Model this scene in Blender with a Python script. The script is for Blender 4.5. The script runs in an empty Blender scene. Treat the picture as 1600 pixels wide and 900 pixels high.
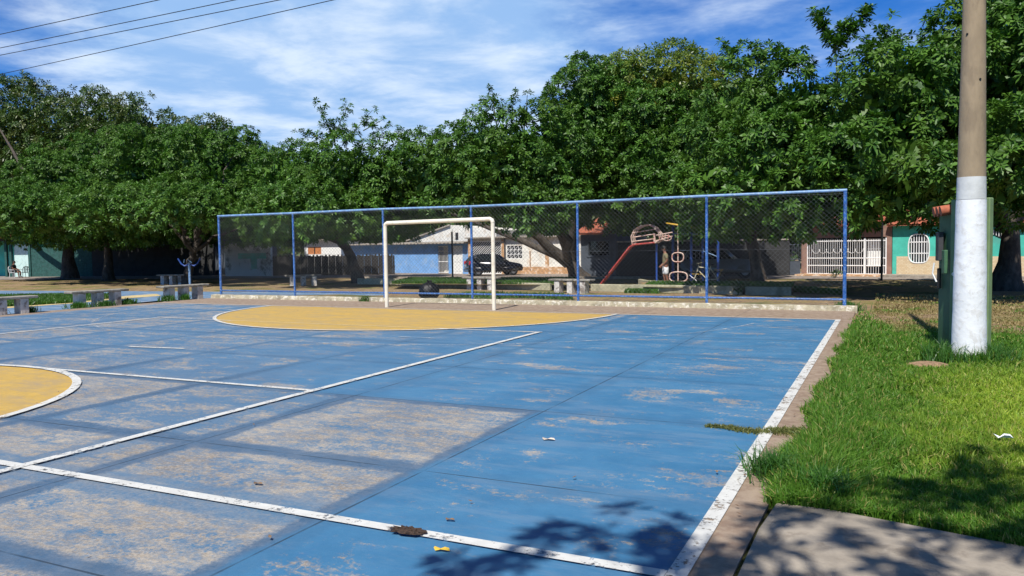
import bpy, math, random
import numpy as np
from mathutils import Vector, Matrix
random.seed(7); RNG = np.random.default_rng(7)
scene = bpy.context.scene
col = scene.collection
R = math.radians

# ------------------------------------------------------------------ camera
FPX, PITCH, ROLL, YAW, EYE = 1230.376, 0.05195, -0.01418, -0.44517, 1.6
def cam_axes():
    cy, sy, cp, sp = math.cos(YAW), math.sin(YAW), math.cos(PITCH), math.sin(PITCH)
    fw = np.array([sy*cp, cy*cp, -sp]); rt = np.array([cy, -sy, 0.]); up = np.cross(rt, fw)
    c, s = math.cos(ROLL), math.sin(ROLL)
    return c*rt+s*up, -s*rt+c*up, fw
RT, UP, FW = cam_axes()
cd = bpy.data.cameras.new('camera'); cam = bpy.data.objects.new('camera', cd); col.objects.link(cam)
cd.sensor_width = 36; cd.lens = 36*FPX/1600; cd.clip_start = .05; cd.clip_end = 3000
M = Matrix([[RT[0], UP[0], -FW[0], 0], [RT[1], UP[1], -FW[1], 0], [RT[2], UP[2], -FW[2], EYE], [0, 0, 0, 1]])
cam.matrix_world = M; scene.camera = cam
scene.render.resolution_x, scene.render.resolution_y = 1024, 576

# ------------------------------------------------------------------ sun, sky, exposure
SUN_EL, SUN_POW, SKY_POW = 54, 4.9, 0.058
scene.view_settings.view_transform = 'Standard'; scene.view_settings.look = 'None'
scene.view_settings.exposure = 0.2; scene.view_settings.gamma = 1
sd = bpy.data.lights.new('sun', 'SUN'); sd.energy = SUN_POW; sd.angle = R(.5); sd.color = (1, .955, .88)
sun = bpy.data.objects.new('sun', sd); col.objects.link(sun)
ce, se = math.cos(R(SUN_EL)), math.sin(R(SUN_EL))
sun.rotation_euler = Vector((-.07*ce, ce, -se)).to_track_quat('-Z', 'Y').to_euler()

class NT:
    """small helper for writing node trees as expressions"""
    def __init__(s, tree): s.t = tree; s.n = tree.nodes; s.l = tree.links
    def node(s, typ, **kw):
        n = s.n.new(typ)
        for k, v in kw.items(): setattr(n, k, v)
        return n
    def put(s, sock, v):
        if hasattr(v, 'is_linked') or hasattr(v, 'links'): s.l.new(v, sock)
        elif isinstance(v, (tuple, list)) and sock.type == 'RGBA': sock.default_value = tuple(v)+((1,) if len(v) == 3 else ())
        else: sock.default_value = v
    def m(s, op, a, b=0., c=None, clamp=False):
        n = s.node('ShaderNodeMath', operation=op, use_clamp=clamp)
        s.put(n.inputs[0], a); s.put(n.inputs[1], b)
        if c is not None: s.put(n.inputs[2], c)
        return n.outputs[0]
    def mix(s, f, a, b, blend='MIX'):
        n = s.node('ShaderNodeMix', data_type='RGBA', blend_type=blend)
        s.put(n.inputs[0], f); s.put(n.inputs[6], a); s.put(n.inputs[7], b); return n.outputs[2]
    def ss(s, x, a, b, lo=0., hi=1.):
        n = s.node('ShaderNodeMapRange', interpolation_type='SMOOTHSTEP')
        s.put(n.inputs[0], x); s.put(n.inputs[1], a); s.put(n.inputs[2], b); s.put(n.inputs[3], lo); s.put(n.inputs[4], hi); return n.outputs[0]
    def noise(s, vec, scale, detail=4., rough=.6, dist=0.):
        n = s.node('ShaderNodeTexNoise'); s.put(n.inputs['Vector'], vec); s.put(n.inputs['Scale'], scale)
        s.put(n.inputs['Detail'], detail); s.put(n.inputs['Roughness'], rough); s.put(n.inputs['Distortion'], dist); return n.outputs[0]
    def mapv(s, vec, sc=(1, 1, 1), loc=(0, 0, 0), rot=(0, 0, 0)):
        n = s.node('ShaderNodeMapping'); s.put(n.inputs[0], vec); n.inputs[1].default_value = loc
        n.inputs[2].default_value = rot; n.inputs[3].default_value = sc; return n.outputs[0]
    def sep(s, v):
        n = s.node('ShaderNodeSeparateXYZ'); s.put(n.inputs[0], v); return n.outputs
    def comb(s, x, y, z=0.):
        n = s.node('ShaderNodeCombineXYZ'); s.put(n.inputs[0], x); s.put(n.inputs[1], y); s.put(n.inputs[2], z); return n.outputs[0]

world = bpy.data.worlds.new('World'); scene.world = world; world.use_nodes = True
w = NT(world.node_tree); w.n.clear()
sky = w.node('ShaderNodeTexSky', sky_type='NISHITA', sun_disc=False)
sky.sun_elevation = R(SUN_EL); sky.sun_rotation = R(180); sky.dust_density = .3; sky.ozone_density = 3.0; sky.air_density = 1.0
tint = w.mix(1., sky.outputs[0], (.27, .90, 1.85), 'MULTIPLY')
gen = w.node('ShaderNodeTexCoord').outputs['Generated']
dx, dy, dz = w.sep(gen)[:3]
zz = w.m('ADD', w.m('MAXIMUM', dz, 0.), .06)
pv = w.comb(w.m('DIVIDE', dx, zz), w.m('DIVIDE', dy, zz), 0.)
pv = w.mapv(pv, (1, 1, 1), (3.2, 1.5, 0))
n1 = w.noise(w.mapv(pv, (.8, .8, 1)), .62, 6., .55, .2)
n2 = w.noise(w.mapv(pv, (1., 1., 1), (5, 3, 0)), 1.9, 8., .6, .2)
az = w.m('ARCTAN2', dx, dy)
cover = w.m('MULTIPLY', w.ss(az, -1.08, -.72), w.ss(az, -.22, -.58))
cover = w.m('ADD', w.m('MULTIPLY', cover, .44), -.08)
hi_el = w.ss(dz, .13, .27, 0., .03)
dens = w.m('ADD', w.m('ADD', w.m('MULTIPLY', n1, .62), w.m('MULTIPLY', n2, .38)), w.m('ADD', cover, hi_el))
mask = w.m('MULTIPLY', w.m('MULTIPLY', w.ss(dens, .40, .68), .93), w.ss(dz, .62, .34))
tone = w.ss(n2, .35, .72)
cloud = w.mix(tone, (5.2, 8.6, 14.), (12., 14., 16.5))
skyc = w.mix(mask, w.mix(w.ss(dz, .33, .75), tint, w.mix(1., sky.outputs[0], (.55, .70, .85), 'MULTIPLY')), cloud)
bg = w.node('ShaderNodeBackground'); w.put(bg.inputs[0], skyc); bg.inputs[1].default_value = SKY_POW
w.l.new(bg.outputs[0], w.node('ShaderNodeOutputWorld').inputs[0])

# ------------------------------------------------------------------ pixel rays of the photograph -> places on the ground
def ray(px, py): return FW+(px-800)/FPX*RT-(py-450)/FPX*UP
O = np.array([0, 0, EYE])
def at(px, py, z=0.):
    d = ray(px, py); return O+(z-EYE)/d[2]*d
def atY(px, py, Y):
    d = ray(px, py); return O+Y/d[1]*d
def zcam(p): return float((np.asarray(p, float)-O)@FW)

# ------------------------------------------------------------------ object helpers
def tag(o, label=None, cat=None, group=None, kind=None):
    if label: o['label'] = label
    if cat: o['category'] = cat
    if group: o['group'] = group
    if kind: o['kind'] = kind
    return o
def thing(name, loc, label, cat, group=None, rz=0.):
    o = bpy.data.objects.new(name, None); o.empty_display_size = .2; col.objects.link(o)
    o.location = tuple(float(v) for v in loc); o.rotation_euler = (0, 0, rz); return tag(o, label, cat, group)
def meshobj(name, V, F, mat, parent=None, smooth=False, origin=None):
    me = bpy.data.meshes.new(name)
    off = np.array(parent.location) if (parent is not None and parent.parent is None and parent.type == 'EMPTY') else np.zeros(3)
    if parent is not None and parent.get('_local'): off = np.zeros(3)
    if origin is not None: off = np.array(origin, float)
    V = np.asarray(V, float)-off
    me.from_pydata([tuple(v) for v in V], [], [tuple(int(i) for i in f) for f in F])
    if mat: me.materials.append(mat)
    if smooth: me.polygons.foreach_set('use_smooth', [True]*len(me.polygons))
    me.update()
    o = bpy.data.objects.new(name, me); col.objects.link(o)
    if parent is not None: o.parent = parent
    elif origin is not None: o.location = tuple(origin)
    return o
class MB:
    def __init__(s): s.v = []; s.f = []
    def add(s, V, F):
        b = len(s.v); s.v.extend([tuple(float(c) for c in v) for v in V]); s.f.extend([tuple(i+b for i in f) for f in F]); return s
    def box(s, c, size, rz=0., rx=0., ry=0., bev=0.):
        x, y, z = [k/2 for k in size]
        V = [(-x, -y, -z), (x, -y, -z), (x, y, -z), (-x, y, -z), (-x, -y, z), (x, -y, z), (x, y, z), (-x, y, z)]
        if bev:
            b = min(bev, x*.9, y*.9, z*.9)
            V = []
            for zz2, k in ((-z, 1), (-z+b, 0), (z-b, 0), (z, 1)):
                X, Y2 = (x-b, y-b) if k else (x, y)
                q = b if not k else b*.3
                V += [(-X+q, -Y2, zz2), (X-q, -Y2, zz2), (X, -Y2+q, zz2), (X, Y2-q, zz2), (X-q, Y2, zz2), (-X+q, Y2, zz2), (-X, Y2-q, zz2), (-X, -Y2+q, zz2)]
            F = [tuple(range(7, -1, -1)), tuple(range(24, 32))]
            for r in range(3):
                for k in range(8): F.append((r*8+k, r*8+(k+1) % 8, (r+1)*8+(k+1) % 8, (r+1)*8+k))
        else:
            F = [(0, 3, 2, 1), (4, 5, 6, 7), (0, 1, 5, 4), (1, 2, 6, 5), (2, 3, 7, 6), (3, 0, 4, 7)]
        m = Matrix.Rotation(rz, 3, 'Z') @ Matrix.Rotation(ry, 3, 'Y') @ Matrix.Rotation(rx, 3, 'X')
        return s.add([m @ Vector(v)+Vector([float(k) for k in c]) for v in V], F)
    def tube(s, pts, rad, n=8, caps=True, closed=False):
        P = [np.array(p, float) for p in pts]; m = len(P)
        rr = rad if hasattr(rad, '__len__') else [rad]*m
        V = []; ref = None
        for i in range(m):
            if closed: t = P[(i+1) % m]-P[i-1]
            else: t = P[min(i+1, m-1)]-P[max(i-1, 0)]
            t = t/(np.linalg.norm(t)+1e-9)
            if ref is None:
                ref = np.array([0, 0, 1.]) if abs(t[2]) < .9 else np.array([1., 0, 0])
            a = ref-(ref@t)*t; a /= np.linalg.norm(a); b = np.cross(t, a); ref = a
            for k in range(n):
                an = 2*math.pi*k/n; V.append(P[i]+rr[i]*(math.cos(an)*a+math.sin(an)*b))
        F = []
        for i in range(m if closed else m-1):
            j = (i+1) % m
            for k in range(n): F.append((i*n+k, i*n+(k+1) % n, j*n+(k+1) % n, j*n+k))
        if caps and not closed:
            q = len(V); V += V[:n]+V[(m-1)*n:m*n]; F.append(tuple(range(q+n-1, q-1, -1))); F.append(tuple(range(q+n, q+2*n)))
        return s.add(V, F)
    def prism(s, poly, h0, h1, fn):
        """poly in 2D, extruded between h0 and h1; fn(u, v, h) -> 3D point"""
        n = len(poly); V = [fn(u, v, h0) for u, v in poly]+[fn(u, v, h1) for u, v in poly]
        F = [tuple(range(n-1, -1, -1)), tuple(range(n, 2*n))]+[(i, (i+1) % n, n+(i+1) % n, n+i) for i in range(n)]
        return s.add(V, F)
    def build(s, name, mat, parent=None, smooth=False, origin=None, local=False):
        if origin is None and parent is None:
            A = np.array(s.v); origin = ((A[:, 0].min()+A[:, 0].max())/2, (A[:, 1].min()+A[:, 1].max())/2, A[:, 2].min())
        if local: origin = (0, 0, 0)
        o = meshobj(name, s.v, s.f, mat, parent, smooth, origin if (parent is None or local) else None)
        if smooth == 'auto':
            pass
        return o
def subpart(mb, name, mat, root, part, smooth=False):
    """mesh given in world coordinates, hung under a part of a thing that sits at root"""
    o = meshobj(name, mb.v, mb.f, mat, None, smooth, origin=(0, 0, 0))
    o.data.transform(Matrix.Translation(-root.location)); o.parent = part; return o
def copy_tree(o, parent=None):
    c = o.copy(); col.objects.link(c); c.parent = parent
    for ch in list(o.children): copy_tree(ch, c)
    return c

# ------------------------------------------------------------------ materials
MATS = {}
def principled(name):
    m = bpy.data.materials.new(name); m.use_nodes = True; t = NT(m.node_tree)
    b = m.node_tree.nodes['Principled BSDF']; return m, t, b
def mat(name, c, rough=.6, var=.25, scale=3., metal=0., bump=0., bscale=40., dirt=None, dscale=1.2, damt=.45, spec=.5, coat=0., stretch=(1, 1, 1)):
    if name in MATS: return MATS[name]
    m, t, b = principled(name)
    pos = t.mapv(t.node('ShaderNodeNewGeometry').outputs['Position'], stretch)
    lo = tuple(k*(1-var) for k in c); hi = tuple(min(1, k*(1+var)) for k in c)
    k = t.mix(t.ss(t.noise(pos, scale, 5., .65), .3, .7), lo, hi)
    if dirt:
        k = t.mix(t.m('MULTIPLY', t.ss(t.noise(pos, dscale, 7., .7, .4), .5, .62), damt), k, dirt)
    t.put(b.inputs['Base Color'], k); b.inputs['Roughness'].default_value = rough; b.inputs['Metallic'].default_value = metal
    b.inputs['Specular IOR Level'].default_value = spec; b.inputs['Coat Weight'].default_value = coat
    if bump:
        bn = t.node('ShaderNodeBump'); bn.inputs['Strength'].default_value = bump; bn.inputs['Distance'].default_value = .01
        t.put(bn.inputs['Height'], t.noise(pos, bscale, 4.)); t.l.new(bn.outputs[0], b.inputs['Normal'])
    MATS[name] = m; return m

def court_material():
    m, t, b = principled('court_paint')
    pos = t.node('ShaderNodeNewGeometry').outputs['Position']; x, y, z = t.sep(pos)[:3]
    wob = t.m('MULTIPLY', t.m('SUBTRACT', t.noise(pos, 1.1, 3.), .5), .26)
    xw, yw = t.m('ADD', x, wob), t.m('ADD', y, wob)
    # bare concrete
    nb = t.noise(pos, 1.3, 6., .7); nf = t.noise(pos, 38., 4., .7); nm = t.noise(pos, 7., 6., .7)
    conc = t.mix(t.ss(nb, .32, .68), (.24, .20, .16), (.40, .35, .285))
    conc = t.mix(t.m('MULTIPLY', t.ss(nf, .42, .62), .45), conc, (.53, .48, .42))
    conc = t.mix(t.m('MULTIPLY', t.ss(t.noise(pos, 90., 2.), .56, .66), .5), conc, (.10, .08, .07))
    red = t.mix(t.ss(nm, .35, .65), (.26, .185, .135), (.38, .295, .22))
    # blue paint
    blue = t.mix(t.ss(nb, .3, .7), (.042, .158, .305), (.066, .205, .365))
    blue = t.mix(t.m('MULTIPLY', t.ss(t.noise(t.mapv(pos, (.35, 1.6, 1)), 2.6, 6., .7), .46, .66), .5), blue, (.15, .245, .36))
    blue = t.mix(t.m('MULTIPLY', t.ss(nm, .5, .75), .3), blue, (.04, .14, .33))
    # panels of the slab
    gx = t.m('DIVIDE', t.m('ADD', x, 3.0), 2.25); gy = t.m('DIVIDE', t.m('SUBTRACT', y, .37), 2.2)
    wn = t.node('ShaderNodeTexWhiteNoise', noise_dimensions='2D')
    t.put(wn.inputs['Vector'], t.comb(t.m('FLOOR', gx), t.m('FLOOR', gy), 0.)); rnd = wn.outputs[0]
    fx = t.m('ABSOLUTE', t.m('SUBTRACT', gx, t.m('ROUND', gx))); fy = t.m('ABSOLUTE', t.m('SUBTRACT', gy, t.m('ROUND', gy)))
    dj = t.m('MINIMUM', t.m('MULTIPLY', fx, 2.25), t.m('MULTIPLY', fy, 2.2))
    djn = t.m('ADD', dj, wob)
    # how worn each area is
    near = t.m('MULTIPLY', t.ss(yw, 7.02, 6.9), t.ss(xw, -2.98, -3.1))
    left = t.m('MULTIPLY', t.ss(yw, 9.3, 6.5), t.ss(xw, -6.6, -7.2))
    mid = t.m('MULTIPLY', t.ss(y, 17.6, 14.), t.ss(x, -3.0, -10.))
    far = t.m('MULTIPLY', t.ss(y, 13.3, 15.), t.ss(x, -2., -5.))
    worn = t.m('MAXIMUM', t.m('MAXIMUM', t.m('MULTIPLY', near, .40), t.m('MULTIPLY', left, .36)), t.m('MAXIMUM', t.m('MULTIPLY', mid, .31), t.m('MULTIPLY', far, .33)))
    fore = t.m('MULTIPLY', t.ss(y, 5.2, 4.3), .10)
    worn = t.m('ADD', t.m('ADD', worn, fore), t.m('MULTIPLY', t.m('SUBTRACT', rnd, .5), .16))
    patch = t.ss(t.noise(t.mapv(pos, (.8, 1.4, 1)), .85, 5., .65, .4), .52, .66)
    worn = t.m('MAXIMUM', worn, t.m('ADD', .19, t.m('MULTIPLY', patch, .23)))
    st = t.noise(t.mapv(pos, (.55, 1.25, 1)), 2.0, 10., .74, .5)
    st2 = t.noise(pos, 28., 6., .82)
    sig = t.m('ADD', t.m('ADD', t.m('MULTIPLY', st, .55), t.m('MULTIPLY', st2, .45)), t.m('MULTIPLY', t.m('SUBTRACT', worn, .24), .5))
    wear = t.ss(t.m('ADD', sig, t.m('MULTIPLY', t.m('SUBTRACT', t.noise(pos, 11., 6., .8), .5), .34)), .515, .60)
    spot = t.m('MULTIPLY', t.ss(t.noise(pos, 60., 3., .6), .68, .74), .6)
    wear = t.m('MAXIMUM', wear, spot)
    band = t.ss(t.m('ADD', djn, t.m('MULTIPLY', t.m('SUBTRACT', st2, .5), .12)), .17, .09)                      # intact repainted strip along the joints
    lineband = t.m('MAXIMUM', t.ss(t.m('ABSOLUTE', t.m('SUBTRACT', yw, 3.68)), .26, .2), t.ss(t.m('ABSOLUTE', t.m('SUBTRACT', xw, -5.85)), .24, .18))
    keep = t.m('MAXIMUM', t.m('MULTIPLY', band, .85), t.m('MULTIPLY', lineband, .62))
    wear = t.m('MULTIPLY', wear, t.m('SUBTRACT', 1., keep))
    # thin film left over bare patches
    wear = t.m('MULTIPLY', wear, t.ss(t.noise(t.mapv(pos, (.7, 1.2, 1)), 7., 8., .85), .38, .60, .22, 1.))
    joint_blue = t.mix(t.ss(nm, .3, .7), (.045, .095, .17), (.07, .135, .23))
    blue = t.mix(t.m('MULTIPLY', t.m('MAXIMUM', near, left), .55), blue, t.mix(t.ss(nf, .35, .65), (.085, .15, .24), (.14, .20, .28)))
    blue = t.mix(t.m('MULTIPLY', mid, .4), blue, (.13, .18, .26))
    paint = t.mix(t.m('MULTIPLY', band, t.m('ADD', .2, t.m('MULTIPLY', t.m('MAXIMUM', near, left), .6))), blue, joint_blue)
    c = t.mix(wear, paint, conc)
    # unpainted border
    inside = t.m('MULTIPLY', t.m('MULTIPLY', t.ss(xw, -20.7, -20.2), t.ss(x, -.94, -.955)), t.ss(y, 17.57, 17.53))
    c = t.mix(inside, red, c)
    crack = t.m('MULTIPLY', t.m('MULTIPLY', t.ss(t.m('ADD', dj, t.m('MULTIPLY', wob, .06)), .011, .004), t.ss(t.noise(pos, 1.7, 4.), .36, .56, .15, .8)), t.ss(x, -1.2, -1.4))
    c = t.mix(crack, c, (.025, .04, .06))
    st3 = t.ss(t.noise(pos, .8, 5., .6), .55, .75)
    c = t.mix(t.m('MULTIPLY', st3, .18), c, (.12, .10, .09))
    t.put(b.inputs['Base Color'], c); t.put(b.inputs['Roughness'], t.mix(wear, (.55, .55, .55), (.9, .9, .9)))
    b.inputs['Specular IOR Level'].default_value = .3
    bn = t.node('ShaderNodeBump'); bn.inputs['Strength'].default_value = .35; bn.inputs['Distance'].default_value = .006
    t.put(bn.inputs['Height'], t.m('SUBTRACT', t.m('SUBTRACT', nf, t.m('MULTIPLY', wear, .4)), crack)); t.l.new(bn.outputs[0], b.inputs['Normal'])
    return m
def line_material(name, c, under, lo=.56, hi=.66, alpha=True, c2=None):
    m, t, b = principled(name)
    pos = t.node('ShaderNodeNewGeometry').outputs['Position']
    k = t.mix(t.ss(t.noise(pos, 6., 6., .7), .3, .7), tuple(v*.82 for v in c), c)
    if c2: k = t.mix(t.ss(t.noise(t.mapv(pos, (.5, 1.5, 1)), 2.2, 8., .75, .4), .42, .68), k, c2)
    wear = t.ss(t.m('ADD', t.m('MULTIPLY', t.noise(pos, 5., 8., .75), .55), t.m('MULTIPLY', t.noise(pos, 34., 4., .7), .45)), lo, hi)
    t.put(b.inputs['Base Color'], t.mix(t.m('MULTIPLY', wear, .5), k, under)); b.inputs['Roughness'].default_value = .7
    if alpha: t.put(b.inputs['Alpha'], t.m('SUBTRACT', 1., t.m('MULTIPLY', wear, .9)))
    return m
M_COURT = court_material()
M_LINE = line_material('white_line_paint', (.68, .68, .65), (.45, .38, .30), .52, .60)
M_FAINT = line_material('faded_line_paint', (.55, .60, .64), (.4, .4, .4), .40, .52)
M_YELLOW = line_material('yellow_court_paint', (.60, .385, .075), (.36, .27, .16), .46, .62, False, (.40, .29, .14))
M_YLINE = line_material('yellow_line_paint', (.75, .60, .30), (.5, .4, .2), .54, .66)
M_CURB = mat('chipped_whitewashed_concrete', (.36, .32, .22), .95, .3, 5., bump=.8, bscale=30., dirt=(.66, .62, .52), dscale=7., damt=.9)
M_CONC = mat('weathered_concrete', (.34, .30, .25), .9, .25, 4., bump=.4, dirt=(.14, .12, .10), dscale=2., damt=.6)
M_PATH = mat('pale_path_concrete', (.33, .285, .23), .9, .18, 3., bump=.5, bscale=60., dirt=(.16, .13, .10), dscale=3.5, damt=.5)
M_WHITEP = mat('whitewash_on_pole', (.80, .81, .82), .75, .06, 2., bump=.8, bscale=9., dirt=(.45, .40, .33), dscale=9., damt=.32)
M_OLDWHITE = mat('old_whitewash', (.58, .59, .58), .8, .12, 5., bump=.5, bscale=12.)
M_POLE = mat('pole_concrete', (.31, .235, .15), .85, .12, 6., bump=.4, dirt=(.16, .12, .08), dscale=5., damt=.35, stretch=(1, 1, .35))
M_BLUE = mat('blue_enamel', (.03, .12, .38), .4, .25, 9., dirt=(.30, .42, .58), dscale=22., damt=.7)
M_LBLUE = mat('pale_worn_blue_enamel', (.16, .30, .52), .45, .25, 9., dirt=(.4, .48, .55), dscale=16., damt=.6)
M_DBLUE = mat('dark_blue_steel', (.02, .07, .30), .45, .3, 9.)
M_WIRE = mat('galvanised_wire', (.08, .09, .105), .6, .2, 20., metal=.2)
M_GOAL = mat('cream_goal_paint', (.78, .74, .62), .45, .06, 4., dirt=(.45, .32, .2), dscale=9., damt=.25)
M_BENCH = mat('bench_slab_concrete', (.30, .28, .24), .95, .25, 6., bump=.6, dirt=(.09, .085, .07), dscale=3., damt=.7)
M_BWHITE = mat('bench_leg_whitewash', (.60, .57, .52), .85, .15, 5., dirt=(.17, .13, .10), dscale=3.5, damt=.85)
M_BAG = mat('black_plastic_bag', (.006, .006, .007), .5, .3, 4., bump=.6, bscale=14., spec=.3)
M_GREENP = mat('dark_green_paint', (.05, .125, .062), .55, .2, 3., bump=.2)
M_LGREEN = mat('light_green_paint', (.17, .25, .11), .6, .12, 5.)
M_TILE = mat('red_clay_tile', (.38, .11, .055), .8, .35, 6., dirt=(.14, .07, .05), dscale=5., damt=.6)
M_BLACK = mat('black_iron', (.012, .012, .013), .5, .3, 8.)
M_DARKSTEEL = mat('dark_steel', (.05, .05, .055), .5, .2, 8.)
M_RED = mat('red_tube_paint', (.40, .04, .035), .45, .2, 8., dirt=(.6, .35, .3), dscale=20., damt=.5)
M_CREAMRED = mat('worn_cream_tube_paint', (.62, .47, .39), .55, .25, 14., dirt=(.42, .08, .06), dscale=9., damt=.7)
M_YEL = mat('yellow_tube_paint', (.55, .34, .04), .5, .2, 8.)
M_WHITE = mat('white_paint', (.80, .80, .78), .6, .06, 4.)
M_GRILLE = mat('white_grille_paint', (.82, .82, .82), .5, .05, 4.)
M_DARKIN = mat('dark_interior', (.02, .02, .022), .8, .2, 2.)
M_GLASS = mat('dark_window_glass', (.015, .02, .025), .08, .2, 2., spec=.8)
M_RUBBER = mat('tyre_rubber', (.014, .014, .014), .8, .2, 10.)
M_RIM = mat('alloy_rim', (.38, .38, .40), .35, .1, 10., metal=.7)
M_CARBLK = mat('black_car_paint', (.006, .006, .008), .22, .1, 2., coat=.5)
M_CARGRY = mat('grey_car_paint', (.16, .17, .18), .3, .1, 2., metal=.3, coat=.6)
M_LAMPR = mat('red_lamp_glass', (.5, .02, .02), .2, .1, 4.)
M_LAMPW = mat('clear_lamp_glass', (.6, .62, .64), .15, .1, 4.)
M_SKIN = mat('brown_skin', (.24, .11, .065), .6, .12, 8.)
M_HAIR = mat('black_hair', (.008, .007, .006), .7, .2, 30.)
M_KHAKI = mat('khaki_cloth', (.23, .20, .11), .9, .15, 8.)
M_SHORTS = mat('white_cloth', (.75, .75, .74), .9, .1, 6.)
M_DCLOTH = mat('dark_cloth', (.015, .014, .016), .9, .2, 8.)
M_WPLAST = mat('white_plastic', (.72, .72, .72), .4, .05, 4.)
M_BIKE = mat('cream_bicycle_paint', (.66, .60, .42), .4, .1, 6.)
M_BARK = mat('brown_bark', (.065, .052, .042), .95, .45, 5., bump=1., bscale=16., dirt=(.15, .135, .11), dscale=4., damt=.45, stretch=(1, 1, .5))
M_TWIG = mat('green_twig', (.10, .12, .06), .8, .2, 5.)

def brick_wall(name, c, dirtc, scale=1.):
    return mat(name, c, .9, .12, 2., bump=.4, bscale=25., dirt=dirtc, dscale=1.1, damt=.6)
M_WBLUE = brick_wall('blue_plaster', (.17, .36, .70), (.30, .42, .6))
M_WWHITE = mat('stained_white_plaster', (.76, .74, .68), .9, .1, 2., bump=.3, dirt=(.50, .32, .16), dscale=1.4, damt=.35)
M_WORANGE = mat('bare_orange_plaster', (.52, .30, .15), .95, .25, 4., bump=.6, dirt=(.75, .7, .62), dscale=4., damt=.7)
M_WTEAL = brick_wall('teal_plaster', (.07, .50, .40), (.10, .34, .28))
M_WPALE = mat('pale_aqua_plaster', (.55, .74, .70), .9, .06, 2., dirt=(.2, .3, .28), dscale=5., damt=.35)
M_WDTEAL = mat('rough_dark_teal_plaster', (.022, .085, .075), .95, .3, 6., bump=1., bscale=9., dirt=(.05, .11, .11), dscale=7., damt=.6)  # teal lowered so the tree shade is partly in the colour
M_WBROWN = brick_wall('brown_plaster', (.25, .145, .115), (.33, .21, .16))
M_WGREY = brick_wall('grey_blue_plaster', (.075, .09, .115), (.04, .05, .06))  # base colour lowered to carry some of the shade under the trees
M_WDARK = brick_wall('shade_dark_plaster', (.035, .035, .035), (.015, .015, .015))  # near-black base puts the deep tree shade into the wall colour
M_STONE = None
def stone_material():
    m, t, b = principled('beige_stone_cladding')
    pos = t.node('ShaderNodeNewGeometry').outputs['Position']; x, y, z = t.sep(pos)[:3]
    br = t.node('ShaderNodeTexBrick'); t.put(br.inputs['Vector'], t.comb(x, z, 0.)); br.inputs['Scale'].default_value = 3.2
    br.inputs['Color1'].default_value = (.62, .47, .29, 1); br.inputs['Color2'].default_value = (.70, .58, .40, 1); br.inputs['Mortar'].default_value = (.42, .32, .2, 1)
    br.inputs['Mortar Size'].default_value = .014; t.put(b.inputs['Base Color'], br.outputs[0]); b.inputs['Roughness'].default_value = .85
    return m
M_STONE = stone_material()

def ground_material():
    m, t, b = principled('park_ground')
    pos = t.node('ShaderNodeNewGeometry').outputs['Position']; x, y, z = t.sep(pos)[:3]
    n1, n2, n3 = t.noise(pos, .45, 6., .65), t.noise(pos, 3.5, 7., .75), t.noise(pos, 26., 5., .75)
    soil = t.mix(t.ss(n2, .35, .65), (.20, .135, .08), (.40, .29, .18))
    soil = t.mix(t.m('MULTIPLY', t.ss(n3, .52, .64), .5), soil, (.11, .08, .045))
    dry = t.mix(t.ss(n3, .35, .65), (.22, .17, .07), (.38, .29, .13))
    g = t.mix(t.ss(n3, .35, .65), (.035, .07, .015), (.09, .15, .035))
    c = t.mix(t.ss(t.m('ADD', t.m('MULTIPLY', n1, .6), t.m('MULTIPLY', n2, .4)), .46, .56), soil, dry)
    c = t.mix(t.m('MULTIPLY', t.ss(n1, .52, .62), .7), c, g)
    lawn = t.m('MULTIPLY', t.ss(x, -1.2, -.4), t.ss(t.m('ADD', y, t.m('MULTIPLY', t.m('SUBTRACT', n2, .5), 2.)), 16.6, 15.))
    c = t.mix(lawn, c, t.mix(t.ss(n3, .3, .7), (.03, .055, .012), (.07, .11, .03)))
    t.put(b.inputs['Base Color'], c); b.inputs['Roughness'].default_value = .95; b.inputs['Specular IOR Level'].default_value = .1
    bn = t.node('ShaderNodeBump'); bn.inputs['Strength'].default_value = .8; bn.inputs['Distance'].default_value = .03
    t.put(bn.inputs['Height'], n3); t.l.new(bn.outputs[0], b.inputs['Normal'])
    return m
M_GROUND = ground_material()
M_ROAD = mat('dusty_paving', (.26, .22, .19), .95, .2, 3., bump=.5, dirt=(.36, .27, .19), dscale=1.5, damt=.7)
M_TRACK = mat('worn_blue_track_paint', (.13, .23, .36), .8, .25, 2., dirt=(.36, .33, .30), dscale=2., damt=.5)
M_TRACKY = mat('pale_yellow_track_paint', (.60, .47, .22), .8, .15, 3., dirt=(.45, .38, .28), dscale=3., damt=.4)

def leaf_material(name, a, b_, hue=None, transl=.25, spec=.5, rough=.42):
    m, t, b = principled(name)
    g = t.node('ShaderNodeNewGeometry'); pos = g.outputs['Position']
    r = g.outputs['Random Per Island']
    c = t.mix(r, a, b_)
    if hue: c = t.mix(t.m('MULTIPLY', t.ss(t.noise(pos, .55, 3.), .48, .62), .8), c, hue)
    c = t.mix(t.ss(t.noise(pos, .9, 3.), .35, .7), t.mix(.35, c, (.01, .03, .008)), c)
    t.put(b.inputs['Base Color'], c); b.inputs['Roughness'].default_value = rough; b.inputs['Specular IOR Level'].default_value = spec
    tr = t.node('ShaderNodeBsdfTranslucent'); t.put(tr.inputs[0], t.mix(1., c, (1.5, 1.9, .7), 'MULTIPLY'))
    ms = t.node('ShaderNodeMixShader'); ms.inputs[0].default_value = transl
    out = m.node_tree.nodes['Material Output']
    t.l.new(b.outputs[0], ms.inputs[1]); t.l.new(tr.outputs[0], ms.inputs[2]); t.l.new(ms.outputs[0], out.inputs[0])
    return m
M_LEAF = leaf_material('glossy_green_leaf', (.032, .100, .012), (.115, .245, .030), (.09, .175, .02), transl=.10, spec=.35, rough=.48)
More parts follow.
